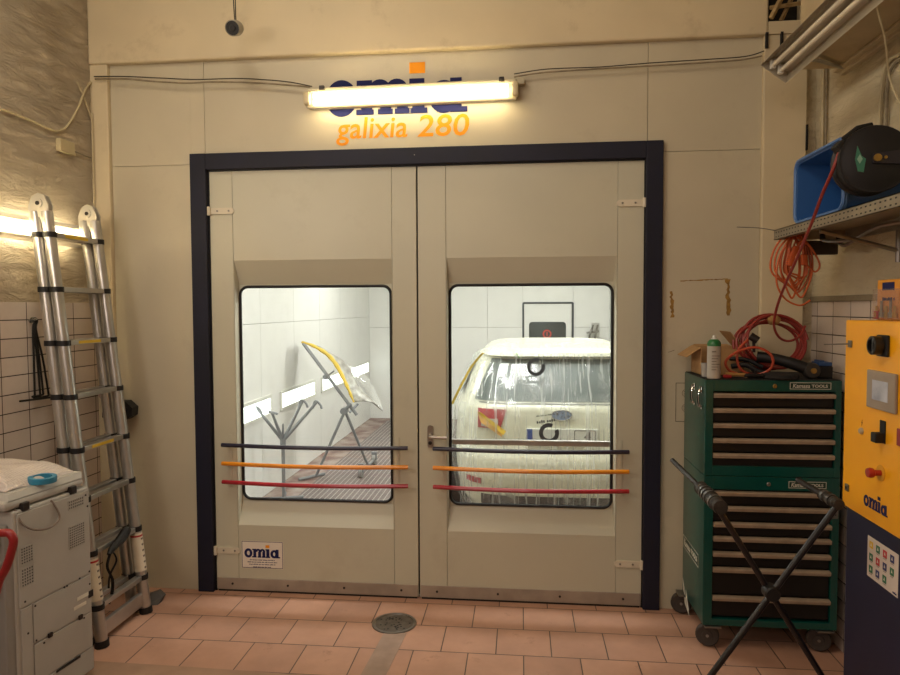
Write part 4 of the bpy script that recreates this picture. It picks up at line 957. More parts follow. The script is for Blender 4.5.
# ------------------------------------------------------------------ shelf on the right wall
t = thing('wall_shelf', 'grey perforated steel shelf on the right wall above the tool chest', 'shelf', (3.46, -1.4, 2.1))
M_SHELF = mat('galvanised', '#9d9482', .45, .5, var=.12, scale=10)
mb = MB(); mb.box(3.27, -2.4, 2.140, XR-.002, -.40, 2.144).box(3.27, -2.4, 2.095, 3.273, -.40, 2.144).box(3.27, -2.4, 2.095, 3.29, -.40, 2.098).box(3.27, -.403, 2.095, XR-.002, -.40, 2.144).box(3.61, -2.4, 2.09, XR-.001, -.40, 2.14); sh = mb.build('plank', M_SHELF, t)
mb = MB()
for k in range(58): y = -.43-.034*k; mb.box(3.2695, y-.006, 2.105, 3.2702, y+.006, 2.111); mb.box(3.2695, y-.006, 2.126, 3.2702, y+.006, 2.132)
mb.build('perforation', M_BLACK, sh, kind='stuff')
for y in (-.86, -1.75):
    mb = MB(); mb.tube([(3.62, y, 2.0), (3.30, y, 2.09)], .010, 6).tube([(3.622, y, 1.95), (3.622, y, 2.09)], .010, 6); mb.build('bracket', M_STEEL, t)
mb = MB(); mb.box(3.42, -.40, 2.02, 3.58, -.36, 2.09, .004); mb.build('socket_box', mat('dark_brown_metal', '#3a3128', .6), t)
t = thing('wall_hook', 'grey double-prong storage hook with black tips under the shelf', 'hook', (3.5, -.75, 2.05))
mb = MB(); mb.tube(cr([(3.60, -1.0, 2.11), (3.52, -.92, 2.10), (3.50, -.80, 2.075), (3.50, -.66, 2.045), (3.50, -.60, 2.055), (3.50, -.585, 2.075)], 5), .009, 8).tube(cr([(3.50, -.74, 2.062), (3.45, -.68, 2.06), (3.42, -.62, 2.07), (3.42, -.60, 2.08)], 5), .009, 8); mb.build('prongs', M_STEEL, t)
mb = MB(); mb.cyl((3.50, -.587, 2.07), (3.50, -.578, 2.095), .012, n=10).cyl((3.42, -.602, 2.077), (3.42, -.594, 2.10), .012, n=10); each(mb, 'rubber_tip', M_BLACK, t)
# blue bin lying on its side
t = thing('storage_bin', 'dark blue plastic bin lying on its side on the wall shelf', 'bin', (3.45, -.85, 2.145))
M_BIN = mat('blue_bin', '#29558f', .35, var=.06); M_BINR = mat('blue_bin_rim', '#4f77b0', .3)
def rr_yz(x, y0, y1, z0, z1, r): return rrect(y0, z0, y1, z1, r, x, 6, 'YZ')
rings = [rr_yz(3.29, -1.09, -.62, 2.150, 2.43, .04), rr_yz(3.56, -1.05, -.66, 2.170, 2.405, .035)]
inn = [rr_yz(3.292, -1.083, -.627, 2.157, 2.423, .035), rr_yz(3.553, -1.043, -.667, 2.177, 2.398, .03)]
mb = MB(); n = len(rings[0])
R4 = [[mb.bm.verts.new(p) for p in q] for q in (inn[1], inn[0], rings[0], rings[1])]
for A, B in zip(R4, R4[1:]):
    for k in range(n): mb._face([A[k], A[(k+1) % n], B[(k+1) % n], B[k]])
mb._face(R4[0]); mb._face(R4[3]); mb.build('tub', M_BIN, t)
mb = MB(); mb.tube(rr_yz(3.288, -1.098, -.612, 2.152, 2.438, .045), .008, 6, closed=True).tube(rr_yz(3.300, -1.093, -.617, 2.154, 2.433, .042), .008, 6, closed=True); mb.build('rim', M_BINR, t)
mb = MB(); mb.tube(rr_yz(3.549, -1.0, -.71, 2.20, 2.375, .03), .003, 5, closed=True); mb.build('base_groove', M_BINR, t)
# hose reel
t = thing('hose_reel', 'round black hose reel with a green sticker hanging at the right wall', 'hose reel', (3.36, -1.25, 2.25))
RC_ = aY(875, 159, -1.26); ax = Vector((-.12, -1, 0)).normalized()
mb = MB(); mb.lathe(RC_, ax, [(0, .012), (.10, .012), (.112, .006), (.124, .006), (.127, 0), (.127, -.012), (.118, -.018), (.118, -.07), (.127, -.076), (.127, -.088), (.10, -.098), (0, -.098)], 40); mb.build('drum', mat('reel_black', '#121114', .5, var=.1), t)
ex_ = Vector((0, 0, 1)).cross(ax).normalized()*1
if ex_.x < 0: ex_ = -ex_
F = RC_+ax*.0125
mb = MB(); mb.prism([F+ex_*a+Vector((0, 0, b)) for a, b in ((-.065, .05), (-.05, .012), (-.035, .0), (-.042, -.05), (-.062, -.045), (-.072, .0))], ax*.0012) ; stk = mb.build('sticker', mat('green_sticker', '#3c7a62', .5), t)
mb = MB(); mb.prism([F+ax*.001+ex_*(-.056+.012*a)+Vector((0, 0, .018*b)) for a, b in ((0, 1), (.8, 0), (0, -1), (-.8, 0))], ax*.001); mb.build('emblem', mat('pale_green', '#8fb8a0', .5), stk)
mb = MB(); mb.prism([F+ex_*a+Vector((0, 0, b)) for a, b in ((-.012, .018), (.11, .028), (.16, .028), (.16, -.028), (.11, -.028), (-.012, -.018))], ax*.01)
mb.prism([F+ex_*a+Vector((0, 0, b)) for a, b in ((.13, .028), (.16, .028), (.16, -.028), (.13, -.028))], -ax*.11); 
mb.tube([F+ex_*.15, (3.60, -1.24, RC_.z), (XR-.003, -1.22, RC_.z)], .014, 8); mb.build('arm', M_DSTEEL if False else mat('reel_arm', '#26232a', .4), t)
mb = MB(); mb.lathe(F+ax*.01, ax, [(.014, 0), (.014, .007), (.007, .008), (0, .008)], 16).lathe(F+ax*.01+ex_*.028, ax, [(.006, 0), (.006, .004), (0, .004)], 10); mb.build('axle_bolt', mat('brass', '#a8894a'), t)
mb = MB(); g0 = RC_-ax*.04+Vector((-.11, 0, .055)); mb.box(-.022, -.03, -.02, .022, .03, .02, .006, Matrix.Translation(g0) @ Matrix.Rotation(.8, 4, 'Y')).tube([RC_-ax*.04+Vector((.0, 0, .135)), RC_-ax*.04+Vector((-.05, 0, .125)), RC_-ax*.04+Vector((-.10, 0, .085))], .012, 8); mb.build('hose_guide', M_BLACK, t)
# red hose hanging from the reel down to the coil
pts = [g0+Vector((0, 0, -.0)), aY(832, 172, -1.20), aY(822, 195, -1.12), aY(812, 222, -1.02), aY(797, 258, -.85), aY(785, 285, -.68), aY(777, 307, -.55), aY(774, 325, -.46), aY(779, 337, -.41), aY(789, 341, -.38), aY(800, 336, -.35), aY(805, 326, -.33)]
cable('air_hose', pts, .0065, M_HOSE, 'red air hose hanging from the hose reel down to the coil', 'hose', 8)
# orange extension cord hanging from the shelf end
t = thing('extension_cord', 'orange extension cord hung in loops from the end of the wall shelf', 'cord', (3.40, -.40, 1.78))
mb = MB(); rr = random.Random(9); yb = -.425
for k in range(9):
    xx0 = 3.315+.008*k+rr.uniform(-.008, .008); bz = rr.uniform(1.80, 1.93); wd = rr.uniform(.025, .085); cx_ = 3.352+rr.uniform(-.02, .03)
    y_ = yb-.008*(k % 5)
    mb.tube(cr([(xx0, y_, 2.125), (cx_-wd, y_-.005, 2.04), (cx_-wd-.01, y_, 1.94), (cx_-.3*wd, y_-.005, bz+.01), (cx_+.3*wd, y_, bz), (cx_+wd, y_, 1.93), (cx_+wd*.8, y_+.003, 2.05), (xx0+.02, y_, 2.12)], 6), .0048, 6)
mb.build('loops', M_CORD, t)
mb = MB(); mb.tube(cr([(3.35, yb-.05, 2.10), (3.41, yb-.05, 2.06), (3.46, yb-.05, 1.97), (3.44, yb-.05, 1.93), (3.40, yb-.04, 1.97)], 6), .0048, 6)
mb.tube(cr([(3.32, yb-.05, 2.10), (3.27, yb-.05, 2.0), (3.26, yb-.05, 1.88), (3.30, yb-.05, 1.80), (3.37, yb-.05, 1.765), (3.42, yb-.05, 1.79)], 6), .0048, 6); mb.build('outer_loop', M_CORD, t)
for (x, z, a) in ((3.325, 1.985, .15), (3.385, 1.99, -.1), (3.34, 2.03, .5)):
    mb = MB(); Mx = Matrix.Translation((x, yb-.055, z)) @ Matrix.Rotation(a, 4, 'Y'); mb.box(-.014, -.012, -.028, .014, .012, .028, .006, Mx).cyl(Mx @ Vector((0, 0, .028)), Mx @ Vector((0, 0, .055)), .006, n=8); mb.build('plug', mat('orange_plug', '#b8501e', .5), t)
mb = MB(); mb.tube(cr([(3.30, -.41, 2.12), (3.27, -.42, 2.14), (3.20, -.38, 2.16), (3.12, -.3, 2.175)], 5), .0025, 5); mb.build('steel_wire', M_STEEL, label='thin steel wire sticking out from the shelf end', cat='wire')

# ------------------------------------------------------------------ yellow and blue control cabinet
PX = 3.30
t = thing('control_cabinet', 'yellow control box on a dark blue cabinet at the right edge', 'control cabinet', (3.46, -1.55, 0))
mb = MB(); mb.box(PX, -1.95, .955, XR-.01, -1.112, 1.705, .005); yb_ = mb.build('control_box', M_YELLOW, t, label='yellow upper box with switches')
mb = MB(); mb.box(PX+.012, -1.94, .0, XR-.01, -1.125, .955, .006); bb = mb.build('base_cabinet', M_BLUE, t, label='dark blue lower cabinet')
def onp(px, py, x=PX): return aX(px, py, x)
# rotary switch
c = onp(884, 346); mb = MB(); mb.box(PX-.012, c.y-.042, c.z-.038, PX, c.y+.034, c.z+.040, .005); rs = mb.build('main_switch', M_BLACK, yb_)
mb = MB(); mb.lathe((PX-.012, c.y+.002, c.z+.002), (-1, 0, 0), [(.034, 0), (.034, .030), (.031, .032), (.024, .032), (.024, .006), (0, .006)], 24).box(PX-.040, c.y-.006, c.z-.024, PX-.016, c.y+.008, c.z+.024, .003); mb.build('knob', mat('knob_black', '#191716', .4), rs)
# display
a, b = Vector((PX, -1.310, 1.524)), Vector((PX, -1.505, 1.384))
mb = MB(); mb.m(mat('display_frame', '#9a8c7c', .5)).box(PX-.012, b.y, b.z, PX, a.y, a.z, .004); df = mb.build('display', None, yb_, label='grey framed display')
mb = MB(); mb.box(PX-.0135, b.y+.045, b.z+.034, PX-.0118, a.y-.045, a.z-.034); sc_ = mb.build('screen', mat('lcd', '#c3c8d6', .12, c2='#9aa0b0', scale=9), df)
# buttons
c = onp(862, 431); mb = MB(); mb.lathe((PX, c.y, c.z), (-1, 0, 0), [(.013, 0), (.013, .004), (.009, .010), (0, .011)], 18); mb.build('lamp_button', mat('button_grey', '#b0a38a', .4), yb_)
mb = MB(); mb.prism([(PX-.001, c.y-.003, c.z+.045), (PX-.001, c.y+.004, c.z+.030), (PX-.001, c.y+.0, c.z+.031), (PX-.001, c.y+.003, c.z+.020), (PX-.001, c.y-.006, c.z+.034), (PX-.001, c.y-.001, c.z+.034)], (-.0006, 0, 0)); mb.build('arrow_mark', M_RED, yb_)
c = onp(883, 437); mb = MB(); mb.box(PX-.004, c.y-.020, c.z-.022, PX, c.y+.018, c.z+.060, .002).box(PX-.035, c.y-.018, c.z-.020, PX-.003, c.y+.018, c.z+.016, .004); mb.build('toggle_switch', M_BLACK, yb_)
c = onp(881, 473); mb = MB(); mb.lathe((PX, c.y, c.z), (-1, 0, 0), [(.030, 0), (.030, .002), (.0, .002)], 24); es = mb.build('stop_collar', mat('stop_yellow', '#d89a20', .5), yb_)
mb = MB(); mb.lathe((PX-.002, c.y, c.z), (-1, 0, 0), [(.011, 0), (.011, .022), (.017, .026), (.019, .036), (.016, .045), (0, .048)], 24); mb.build('stop_button', mat('stop_red', '#a5281c', .35), es, label='red mushroom stop button')
c = onp(899, 437); mb = MB(); mb.box(PX-.006, c.y-.03, c.z-.03, PX, c.y+.005, c.z+.03, .002); mb.build('red_plate', M_RED, yb_)
mb = MB(); logo_omia(mb, (PX-.0006, -1.288, 1.006), (0, -1, 0), (0, 0, 1), .168, M_INK, M_INK, .0008); mb.build('logo', None, yb_)
for z in (1.611, 1.036):
    mb = MB(); mb.box(PX-.007, -1.172, z-.014, PX, -1.146, z+.014, .002); lk = mb.build('quarter_lock', M_STEEL, yb_)
    if z > 1.5:
        mb = MB(); mb.tube([(PX-.007, -1.159, z), (PX-.09, -1.13, z-.004)], [.003, .002], 8); mb.build('key', M_STEEL, lk)
    else:
        mb = MB(); mb.cyl((PX-.008, -1.159, z), (PX-.006, -1.159, z), .006, n=10); mb.build('keyhole', M_BLACK, lk)
# safety card on the blue base
BX = PX+.012
a, b = (-1.300, .885), (-1.535, .655)
mb = MB(); mb.m(mat('card_white', '#d6cabf', .5, var=.02)).box(BX-.0012, -1.510, .738, BX, a[0], .892); cd_ = mb.build('safety_card', None, bb, label='white card of coloured safety symbols')
cols = ['#d9b020', '#1f6b45', '#c0282e', '#1d2a66', '#1f6b45', '#c0282e', '#1d2a66', '#1f6b45', '#1f6b45', '#1d2a66', '#1f6b45']
mb = MB()
for k, cc in enumerate(cols):
    i, j = k % 4, k//4
    if k > 7: i, j = (k-8), 2
    y = -1.320-.048*i; z = .876-.046*j
    mb.m(mat('card_'+cc[1:], cc, .5, var=.01)).box(BX-.0018, y-.020, z-.026, BX-.001, y+.006, z)
each(mb, 'safety_symbol', None, cd_)
mb = MB()
for k in range(11):
    i, j = (k % 4, k//4) if k < 8 else (k-8, 2)
    y = -1.320-.048*i; z = .876-.046*j
    mb.box(BX-.0018, y-.020, z-.028, BX-.001, y+.006, z-.0265).box(BX-.0018, y-.016, z-.033, BX-.001, y+.003, z-.0315)
    mb.m(M_WTEXT).prism([(BX-.0018, y-.012, z-.018), (BX-.0018, y-.002, z-.018), (BX-.0018, y-.007, z-.005)], (-.0005, 0, 0)); mb.m(mat('label_print', '#6a5f55'))
mb.mats = mb.mats; each(mb, 'caption', None, cd_)
mb = MB(); logo_omia(mb, (BX-.0012, -1.478, .744), (0, -1, 0), (0, 0, 1), .026, M_INK, M_INK, .0005); mb.build('card_logo', None, cd_)
mb = MB(); mb.m(mat('plate_grey', '#8d8880', .4, .4)).box(BX-.0012, -1.64, .76, BX, -1.530, .90); rp = mb.build('rating_plate', None, bb)
mb = MB()
for k in range(7): mb.box(BX-.0018, -1.63, .775+.018*k, BX-.001, -1.560+.01*(k % 2), .779+.018*k)
mb.build('plate_text', M_INK, rp)
# yellow case of bits on top
t = thing('bit_case', 'orange case with a clear lid of small parts standing on the yellow control box', 'case', (3.42, -1.24, 1.705))
cx0, cx1, cy0, cy1, cz0, cz1 = 3.40, 3.44, -1.33, -1.145, 1.706, 1.862
mb = MB(); mb.box(cx0, cy0, cz0, cx1, cy1, cz1, .004); mb.build('case_back', mat('case_orange', '#d9921f', .5), t)
mb = MB(); mb.box(cx0-.02, cy0+.004, cz0+.002, cx0-.001, cy1-.004, cz0+.12, .003); mb.build('clear_lid', clear('lid_clear', (1, .95, .9), .12, .08, white=.08), t)
mb = MB(); mb.box(cx0-.0012, cy0+.06, cz0+.115, cx0, cy1-.04, cz0+.145); mb.marks((cx0-.0014, cy1-.045, cz0+.075), (0, -1, 0), (0, 0, 1), .085, .014, .0006, 6); mb.build('case_text', M_INK, t)
for k, (y, col) in enumerate(((-.02, 'brass'), (-.055, 'steel'), (-.09, 'brass'), (-.12, 'steel'), (-.15, 'brass'))):
    mb = MB(); mb.cyl((cx0-.010, cy1+y, cz0+.01), (cx0-.010, cy1+y, cz0+.055+.02*(k % 2)), .005, n=8).cyl((cx0-.010, cy1+y, cz0+.01), (cx0-.010, cy1+y, cz0+.03), .009, n=8); mb.build('bit', MATS[col], t)
mb = MB(); mb.box(cx0-.016, cy1-.03, cz0+.004, cx0-.004, cy1-.008, cz0+.035, .002); mb.build('red_insert', mat('red_insert', '#a3202a', .5), t)

# ------------------------------------------------------------------ trestle with X legs in front of the cabinet
t = thing('folding_trestle', 'black folding X-leg trestle with foam-taped bars before the green cabinet', 'trestle', (2.88, -1.3, 0))
M_BLK = mat('black_enamel', '#161214', .35, var=.2, scale=15)
YT = -1.45
N1, N2, HB = aY(720, 507, YT), aY(838, 504, YT), aY(772.5, 594, YT)
ends = []
for a in (N1, N2):
    f_ = a.z/(a.z-HB.z); ends.append(Vector((a.x+(HB.x-a.x)*f_, YT, .014)))
for a, e_, dy in ((N1, ends[0], .012), (N2, ends[1], -.012)):
    mb = MB(); mb.tube([a+Vector((0, .02+dy, -.01)), e_+Vector((0, .02+dy, 0))], .0115, 10); mb.build('leg', M_BLK, t)
mb = MB(); mb.lathe(HB+Vector((0, -.012, 0)), (0, 1, 0), [(0, 0), (.024, 0), (.028, .006), (.028, .05), (0, .056)], 18); mb.build('pivot', M_BLACK, t)
for k, a in enumerate((N1, N2)):
    mb = MB(); mb.tube([a, a+Vector((-.005, (.76, .34)[k], 0))], [.0125, .0115], 12); br_ = mb.build('top_bar', M_DSTEEL, t)
    mb = MB(); n = 22; mb.tube([a+Vector((0, -.01+(.30, .15)[k]*i/n, .0)) for i in range(n+1)], [(.026, .019)[k]+.002*math.sin(i*2.3)-(.008 if i == n else 0) for i in range(n+1)], 14)
    fo = mb.build('foam_grip', mat('foam_black', '#17140f', .6, c2='#322d28', scale=22, bump=.3), br_)
    mb = MB()
    for q in ((.05, .11, .145, .18), (.04, .09))[k]: mb.tube([a+Vector((.0, q, 0)), a+Vector((0, q+.018, 0))], (.0295, .0225)[k], 14)
    each(mb, 'tape_wrap', mat('tape_grey', '#4e4b48', .3, c2='#25211e', scale=25), fo, label='shiny grey tape')
for xf in (ends[0].x, ends[1].x):
    mb = MB(); mb.tube([(xf, YT-.1, .0135), (xf, YT+.5, .0135)], .013, 10); mb.build('foot_bar', M_BLK, t)

# ------------------------------------------------------------------ INSIDE THE BOOTH
# hatchback
CX = 2.30
LAY = [(.20, 1.10, 5.0, .78), (.30, 1.02, 5.12, .84), (.50, .98, 5.2, .87), (.64, .99, 5.2, .875), (.70, 1.03, 5.18, .87), (.93, 1.04, 5.05, .855), (1.00, 1.05, 4.9, .835), (1.06, 1.10, 4.25, .80), (1.37, 1.31, 3.7, .66), (1.385, 1.24, 3.62, .64), (1.41, 1.26, 3.5, .61), (1.435, 1.40, 3.3, .54), (1.452, 1.75, 3.0, .38), (1.456, 2.1, 2.7, .12)]
def lay(z):
    if z <= LAY[0][0]: return LAY[0][1:]
    for a, b in zip(LAY, LAY[1:]):
        if z <= b[0]:
            f = (z-a[0])/(b[0]-a[0]); return tuple(a[i]+(b[i]-a[i])*f for i in (1, 2, 3))
    return LAY[-1][1:]
NE = 5.0
def cpt(th, z, off=0.):
    yr, yf, w_ = lay(z); yr -= off; yf += off; w_ += off
    cs, sn = math.cos(th), math.sin(th)
    return Vector((CX+w_*math.copysign(abs(cs)**(2/NE), cs), (yr+yf)/2+(yf-yr)/2*math.copysign(abs(sn)**(2/NE), sn), z))
def crear(x, z, off=0.):
    yr, yf, w_ = lay(z); yr -= off; yf += off; w_ += off
    u = min(.999, abs(x-CX)/w_); return Vector((x, (yr+yf)/2-(yf-yr)/2*(1-u**NE)**(1/NE), z))
t = thing('hatchback_car', 'white hatchback car wrapped in masking film, its rear facing the right door window', 'car', (CX, 3.0, 0))
M_CAR = mat('car_white', '#dcdcc8', .3, var=.02, coat=.4)
mb = MB(); zs = []
for a, b in zip(LAY, LAY[1:]):
    for k in range(3): zs.append(a[0]+(b[0]-a[0])*k/3)
zs.append(LAY[-1][0]); n = 128
R_ = [[mb.bm.verts.new(cpt(2*PI*k/n+PI/n, z)) for k in range(n)] for z in zs]
for A, B in zip(R_, R_[1:]):
    for k in range(n): mb._face([A[k], A[(k+1) % n], B[(k+1) % n], B[k]])
mb._face(R_[0][::-1]); mb._face(R_[-1]); body = mb.build('body', M_CAR, t, sharp=.9)
M_CGL = mat('car_glass', '#4e5a57', .4, var=.15, scale=3)
mb = MB(); mb.grid(lambda u, v: crear(CX+(.66-.13*v)*(2*u-1), 1.055+.305*v, .006), 30, 8, thick=(0, .004, 0)); mb.build('rear_window', M_CGL, t)
mb = MB()
def side(u, v):
    z = 1.07+.24*v; yr, yf, w_ = lay(z); return Vector((CX-w_+(.02 if 0 else 0)-.004-.0*v, 0, z))+Vector((0, 1.50+.2*v+(2.0-.45*v)*u, 0))+Vector((.012*abs(u-.5), 0, 0))
mb.grid(side, 16, 6, thick=(.004, 0, 0)); mb.build('side_window', M_CGL, t)
for s_ in (-1, 1):
    mb = MB()
    def tl(u, v, s_=s_):
        z = .855+.145*v; w_ = lay(z)[2]; xi = .405+.05*(1-v)-.0*v
        return crear(CX+s_*(xi+(.625-xi)*u), z, .010)
    mb.grid(tl, 20, 6, thick=(0, .008, 0)); tlm = mb.build('tail_lamp', mat('tail_red', '#a82a35', .2, coat=.5), t)
    mb = MB()
    def tw(u, v, s_=s_):
        z = .868+.06*v; return crear(CX+s_*(.47+.13*u), z, .016)
    mb.grid(tw, 10, 3, thick=(0, .004, 0)); mb.build('clear_lens', mat('lens_clear', '#c9c4bd', .15), tlm)
    mb = MB(); mb.grid(lambda u, v, s_=s_: crear(CX+s_*(.60+.12*u), .435+.045*v, .006), 8, 2, thick=(0, .004, 0)); mb.build('reflector', mat('tail_red', '#a82a35'), t)
mb = MB(); mb.grid(lambda u, v: crear(CX-.60+1.2*u, .22+.14*v, .008), 24, 4, thick=(0, .006, 0)); mb.build('bumper_trim', mat('dark_trim', '#3b3d3c', .6), t)
mb = MB(); mb.grid(lambda u, v: crear(CX-.40+.8*u, .695+.012*v, .006), 20, 2, thick=(0, .004, 0)).grid(lambda u, v: crear(CX-.62+1.24*u, 1.035+.010*v, .004), 20, 2, thick=(0, .004, 0)); mb.build('panel_gap', mat('gap_grey', '#7d7f76', .6), t)
p = crear(CX, .965, .01).y
mb = MB(); mb.lathe((0, 0, 0), (0, -1, 0), [(0, .006), (.9, .006), (1, .002), (1, 0)], 32)
for v in mb.bm.verts: v.co = Vector((CX+v.co.x*.075, p+v.co.y, .965+v.co.z*.038))
em = mb.build('emblem', mat('emblem_blue', '#8497b5', .3, .0), t)
mb = MB()
ob = [Vector((CX+.075*math.cos(a*PI/16), p-.006, .965+.038*math.sin(a*PI/16))) for a in range(32)]
mb.tube(ob, .004, 6, closed=True)
for (a, b, r_) in ((-.035, .010, .011), (.005, .016, .006), (.03, .012, .006), (-.002, -.010, .006), (.022, -.014, .006), (.045, -.004, .006)):
    for q in range(2): mb.prism([(CX+a+r_*math.cos(k*PI/4+q*PI/4)*(1 if k % 2 else .35), p-.008, .965+b+r_*math.sin(k*PI/4+q*PI/4)*(1 if k % 2 else .35)) for k in range(8)], (0, -.002, 0))
mb.build('emblem_stars', M_CHROME, em)
# licence plate
py_ = 1.015
mb = MB(); mb.m(mat('plate_white', '#d9dbd2', .4, var=.01)).box(CX-.26, py_-.004, .745, CX+.26, py_+.03, .865, .004); lp = mb.build('licence_plate', None, t)
mb = MB(); mb.box(CX-.258, py_-.0055, .747, CX-.215, py_-.004, .863); mb.build('country_band', mat('plate_blue', '#2c4f9c', .4), lp, label='blue band')
mb = MB(); mb.text('4', (CX+.160, py_-.0045, .782), (1, 0, 0), (0, 0, 1), .052, .066, .0015, bold=.0)
mb.ring(rrect(CX+.09, .752, CX+.245, .858, .008, py_-.0055, 3), rrect(CX+.094, .756, CX+.241, .854, .006, py_-.0055, 3), (0, .001, 0)); mb.build('plate_characters', mat('plate_ink', '#141516', .5), lp)
for s_ in (-1, 1):
    for y in (1.78, 4.35):
        mb = MB(); x = CX+s_*.78; mb.lathe((x, y, .32), (s_, 0, 0), [(0, 0), (.2, 0), (.21, .02), (.30, .02), (.32, .0), (.32, .085), (.30, .10), (.21, .10), (.205, .08), (0, .07)], 32); mb.build('wheel', mat('tyre', '#1f1f1f', .8), t)
mb = MB(); mb.box(CX-.6, 1.6, .1, CX+.6, 4.6, .22); mb.build('underbody', M_BLACK, t)
mb = MB(); mb.tube(cr([(CX+.0, 1.40, 1.46), (CX-.08, 1.36, 1.463)], 3), .004, 5); mb.bm.free()
# film over the rear of the car
M_FILM = clear('masking_film', (.985, .995, .985), .05, .12, white=.07, streak=[((0, .5, 0), (40, 4, .8), .59, .72, .5), ((0, -.40, 0), (30, 4, .7), .58, .70, .55), ((0, .12, 0), (60, 5, 1.1), .62, .74, .45), ((0, .95, 0), (34, 4, 1.1), .59, .71, .55), ((0, 0, .4), (5, 4, 5), .46, .7, .25)])
mb = MB()
def film(u, v):
    th = PI+.12+(PI-.24)*u  # wraps from left side around the rear to the right side
    z = .10+1.40*v
    zz = max(.22, min(z, 1.45))
    fold = .008*math.sin(u*95+4*v+2.2*math.sin(v*7))+.016*noise.noise(Vector((u*26+v*2, v*5, 1.3)))
    off = .035+fold+.10*max(0, .35-z)
    p = cpt(th, zz, off); p.z = z+(.012 if v > .97 else 0)
    if z > 1.42: p.z = min(p.z, 1.472)
    return p
mb.grid(film, 220, 40)
fm = mb.build('masking_film', M_FILM, label='clear crinkled masking film draped over the rear of the white car', cat='film', sharp=3)
# round stickers (open ring with an arrow)
M_RING = mat('ring_ink', '#33363a', .5)
def ringmark(px, py, Y0, R):
    c_ = aY(px, py, Y0); x, z = c_.x, c_.z
    mb = MB(); O, I = [], []
    for k in range(33):
        a = math.radians(66+318*k/32)
        O.append((math.cos(a), math.sin(a)))
    for k in range(32):
        q = [(x+R*O[k][0], z+R*O[k][1]), (x+R*O[k+1][0], z+R*O[k+1][1]), (x+.6*R*O[k+1][0], z+.6*R*O[k+1][1]), (x+.6*R*O[k][0], z+.6*R*O[k][1])]
        mb.prism([Vector((a, Y0, b)) for a, b in q], (0, -.002, 0))
    return mb.build('ring_mark', M_RING, fm, label='dark open ring mark')
ringmark(536, 367, 1.13, .068); ringmark(549, 433, .90, .072)
mb = MB(); a0 = Vector((0, .90, 0))
mb.marks((CX-.185, a0.y, .922), (1, 0, .16), (-.16, 0, 1), .145, .022, .001, 3).marks((CX-.19, a0.y, .972), (1, 0, .13), (-.13, 0, 1), .135, .010, .001, 4); mb.build('ring_lettering', M_RING, fm)
M_MTAPE = mat('yellow_masking_tape', '#d8b944', .6)
mb = MB(); mb.tube(cr([crear(CX-.60, 1.40, .05), cpt(PI+.60, 1.30, .05), cpt(PI+.52, 1.18, .055), cpt(PI+.45, 1.05, .055), cpt(PI+.42, .96, .055)], 5), .014, 6, flat=.25); mb.build('tape_strip', M_MTAPE, label='yellow masking tape strip down the left corner of the wrapped car', cat='tape')
mb = MB(); mb.m(mat('masking_paper', '#c79b52', .7)).prism([crear(CX-.625, .965, .035), crear(CX-.60, .90, .035), crear(CX-.44, .80, .035), crear(CX-.44, .86, .035)], (0, -.002, 0)); mb.m(M_MTAPE).prism([crear(CX-.63, .975, .04), crear(CX-.60, .975, .04), crear(CX-.41, .845, .04), crear(CX-.43, .815, .04)], (0, -.002, 0)); mb.build('paper_patch', None, label='tan masking paper patch edged with yellow tape below the left tail lamp', cat='paper')
mb = MB(); mb.tube([crear(CX-.335, 1.41, .035), crear(CX-.315, 1.375, .05)], .008, 6, flat=.3); mb.build('green_tape', mat('green_tape', '#5cbf3c', .5), label='short bright green tape piece on the wrapped car roof edge', cat='tape')

# easel with masked fender
t = thing('panel_stand', 'grey panel stand on wheels in the booth holding the masked fender', 'stand', (.15, 3.0, 0))
M_ST = mat('stand_grey', '#8d9092', .4, .4)
YE = 2.85
hub = aY(344, 411, YE); topp = aY(303, 343, YE-.05)
mb = MB(); mb.tube([topp, hub+Vector((.12, .06, -.05))], .017, 8); mb.build('mast', M_ST, t)
mb = MB(); mb.cyl(hub+Vector((0, -.03, 0)), hub+Vector((0, .06, 0)), .035, n=14).tube([hub, aY(351, 404, YE)], .018, 8); mb.build('joint', M_ST, t)
f1, f2 = aZ(316, 476, .02), aZ(361, 472, .06); f3 = Vector((.36, 3.42, .06))
mb = MB(); mb.tube([hub+Vector((0, 0, -.02)), f1], .015, 8).tube([f1+Vector((-.13, -.16, 0)), f1+Vector((.06, .10, 0))], .016, 8); mb.build('leg', M_ST, t)
mb = MB(); mb.tube([hub+Vector((.02, 0, -.02)), (f2+f3)/2], .015, 8).tube([f2, f3], .014, 8); mb.build('leg', M_ST, t)
for c in (f2, f3):
    mb = MB(); mb.lathe(c+Vector((-.02, 0, 0)), (1, 0, 0), [(0, 0), (.03, 0), (.035, .004), (.06, .004), (.06, .036), (.035, .036), (.03, .04), (0, .04)], 20); mb.build('wheel', mat('pale_wheel', '#8d8d8a', .5), t)
    mb = MB(); mb.box(c.x-.03, c.y-.02, c.z, c.x+.03, c.y+.02, c.z+.09, .005); mb.build('fork', M_ST, t)
mb = MB(); mid = aY(326, 377, YE); mb.cyl(mid+Vector((-.01, -.02, 0)), mid+Vector((.01, .03, 0)), .026, n=10).tube([mid, aY(334, 371, YE+.1)], .008, 6).tube([hub+Vector((.05, .03, -.02)), aY(358, 404, YE+.1)], .012, 6); mb.build('clamp', M_ST, t)
t = thing('masked_fender', 'car fender masked in crinkled film with yellow tape along its edge', 'car part', mid)
E1 = [aY(px, py, YE-.03+.0008*(px-303)) for px, py in ((302, 342), (314, 346), (327, 354), (336, 364), (343, 377), (349, 390), (354, 402))]
E2 = [aY(px, py, YE+.28) for px, py in ((304, 343), (318, 348), (332, 357), (345, 363), (354, 378), (364, 394), (383, 411))]
C1, C2 = cr(E1, 5), cr(E2, 5)
mb = MB(); nn = len(C1)-1
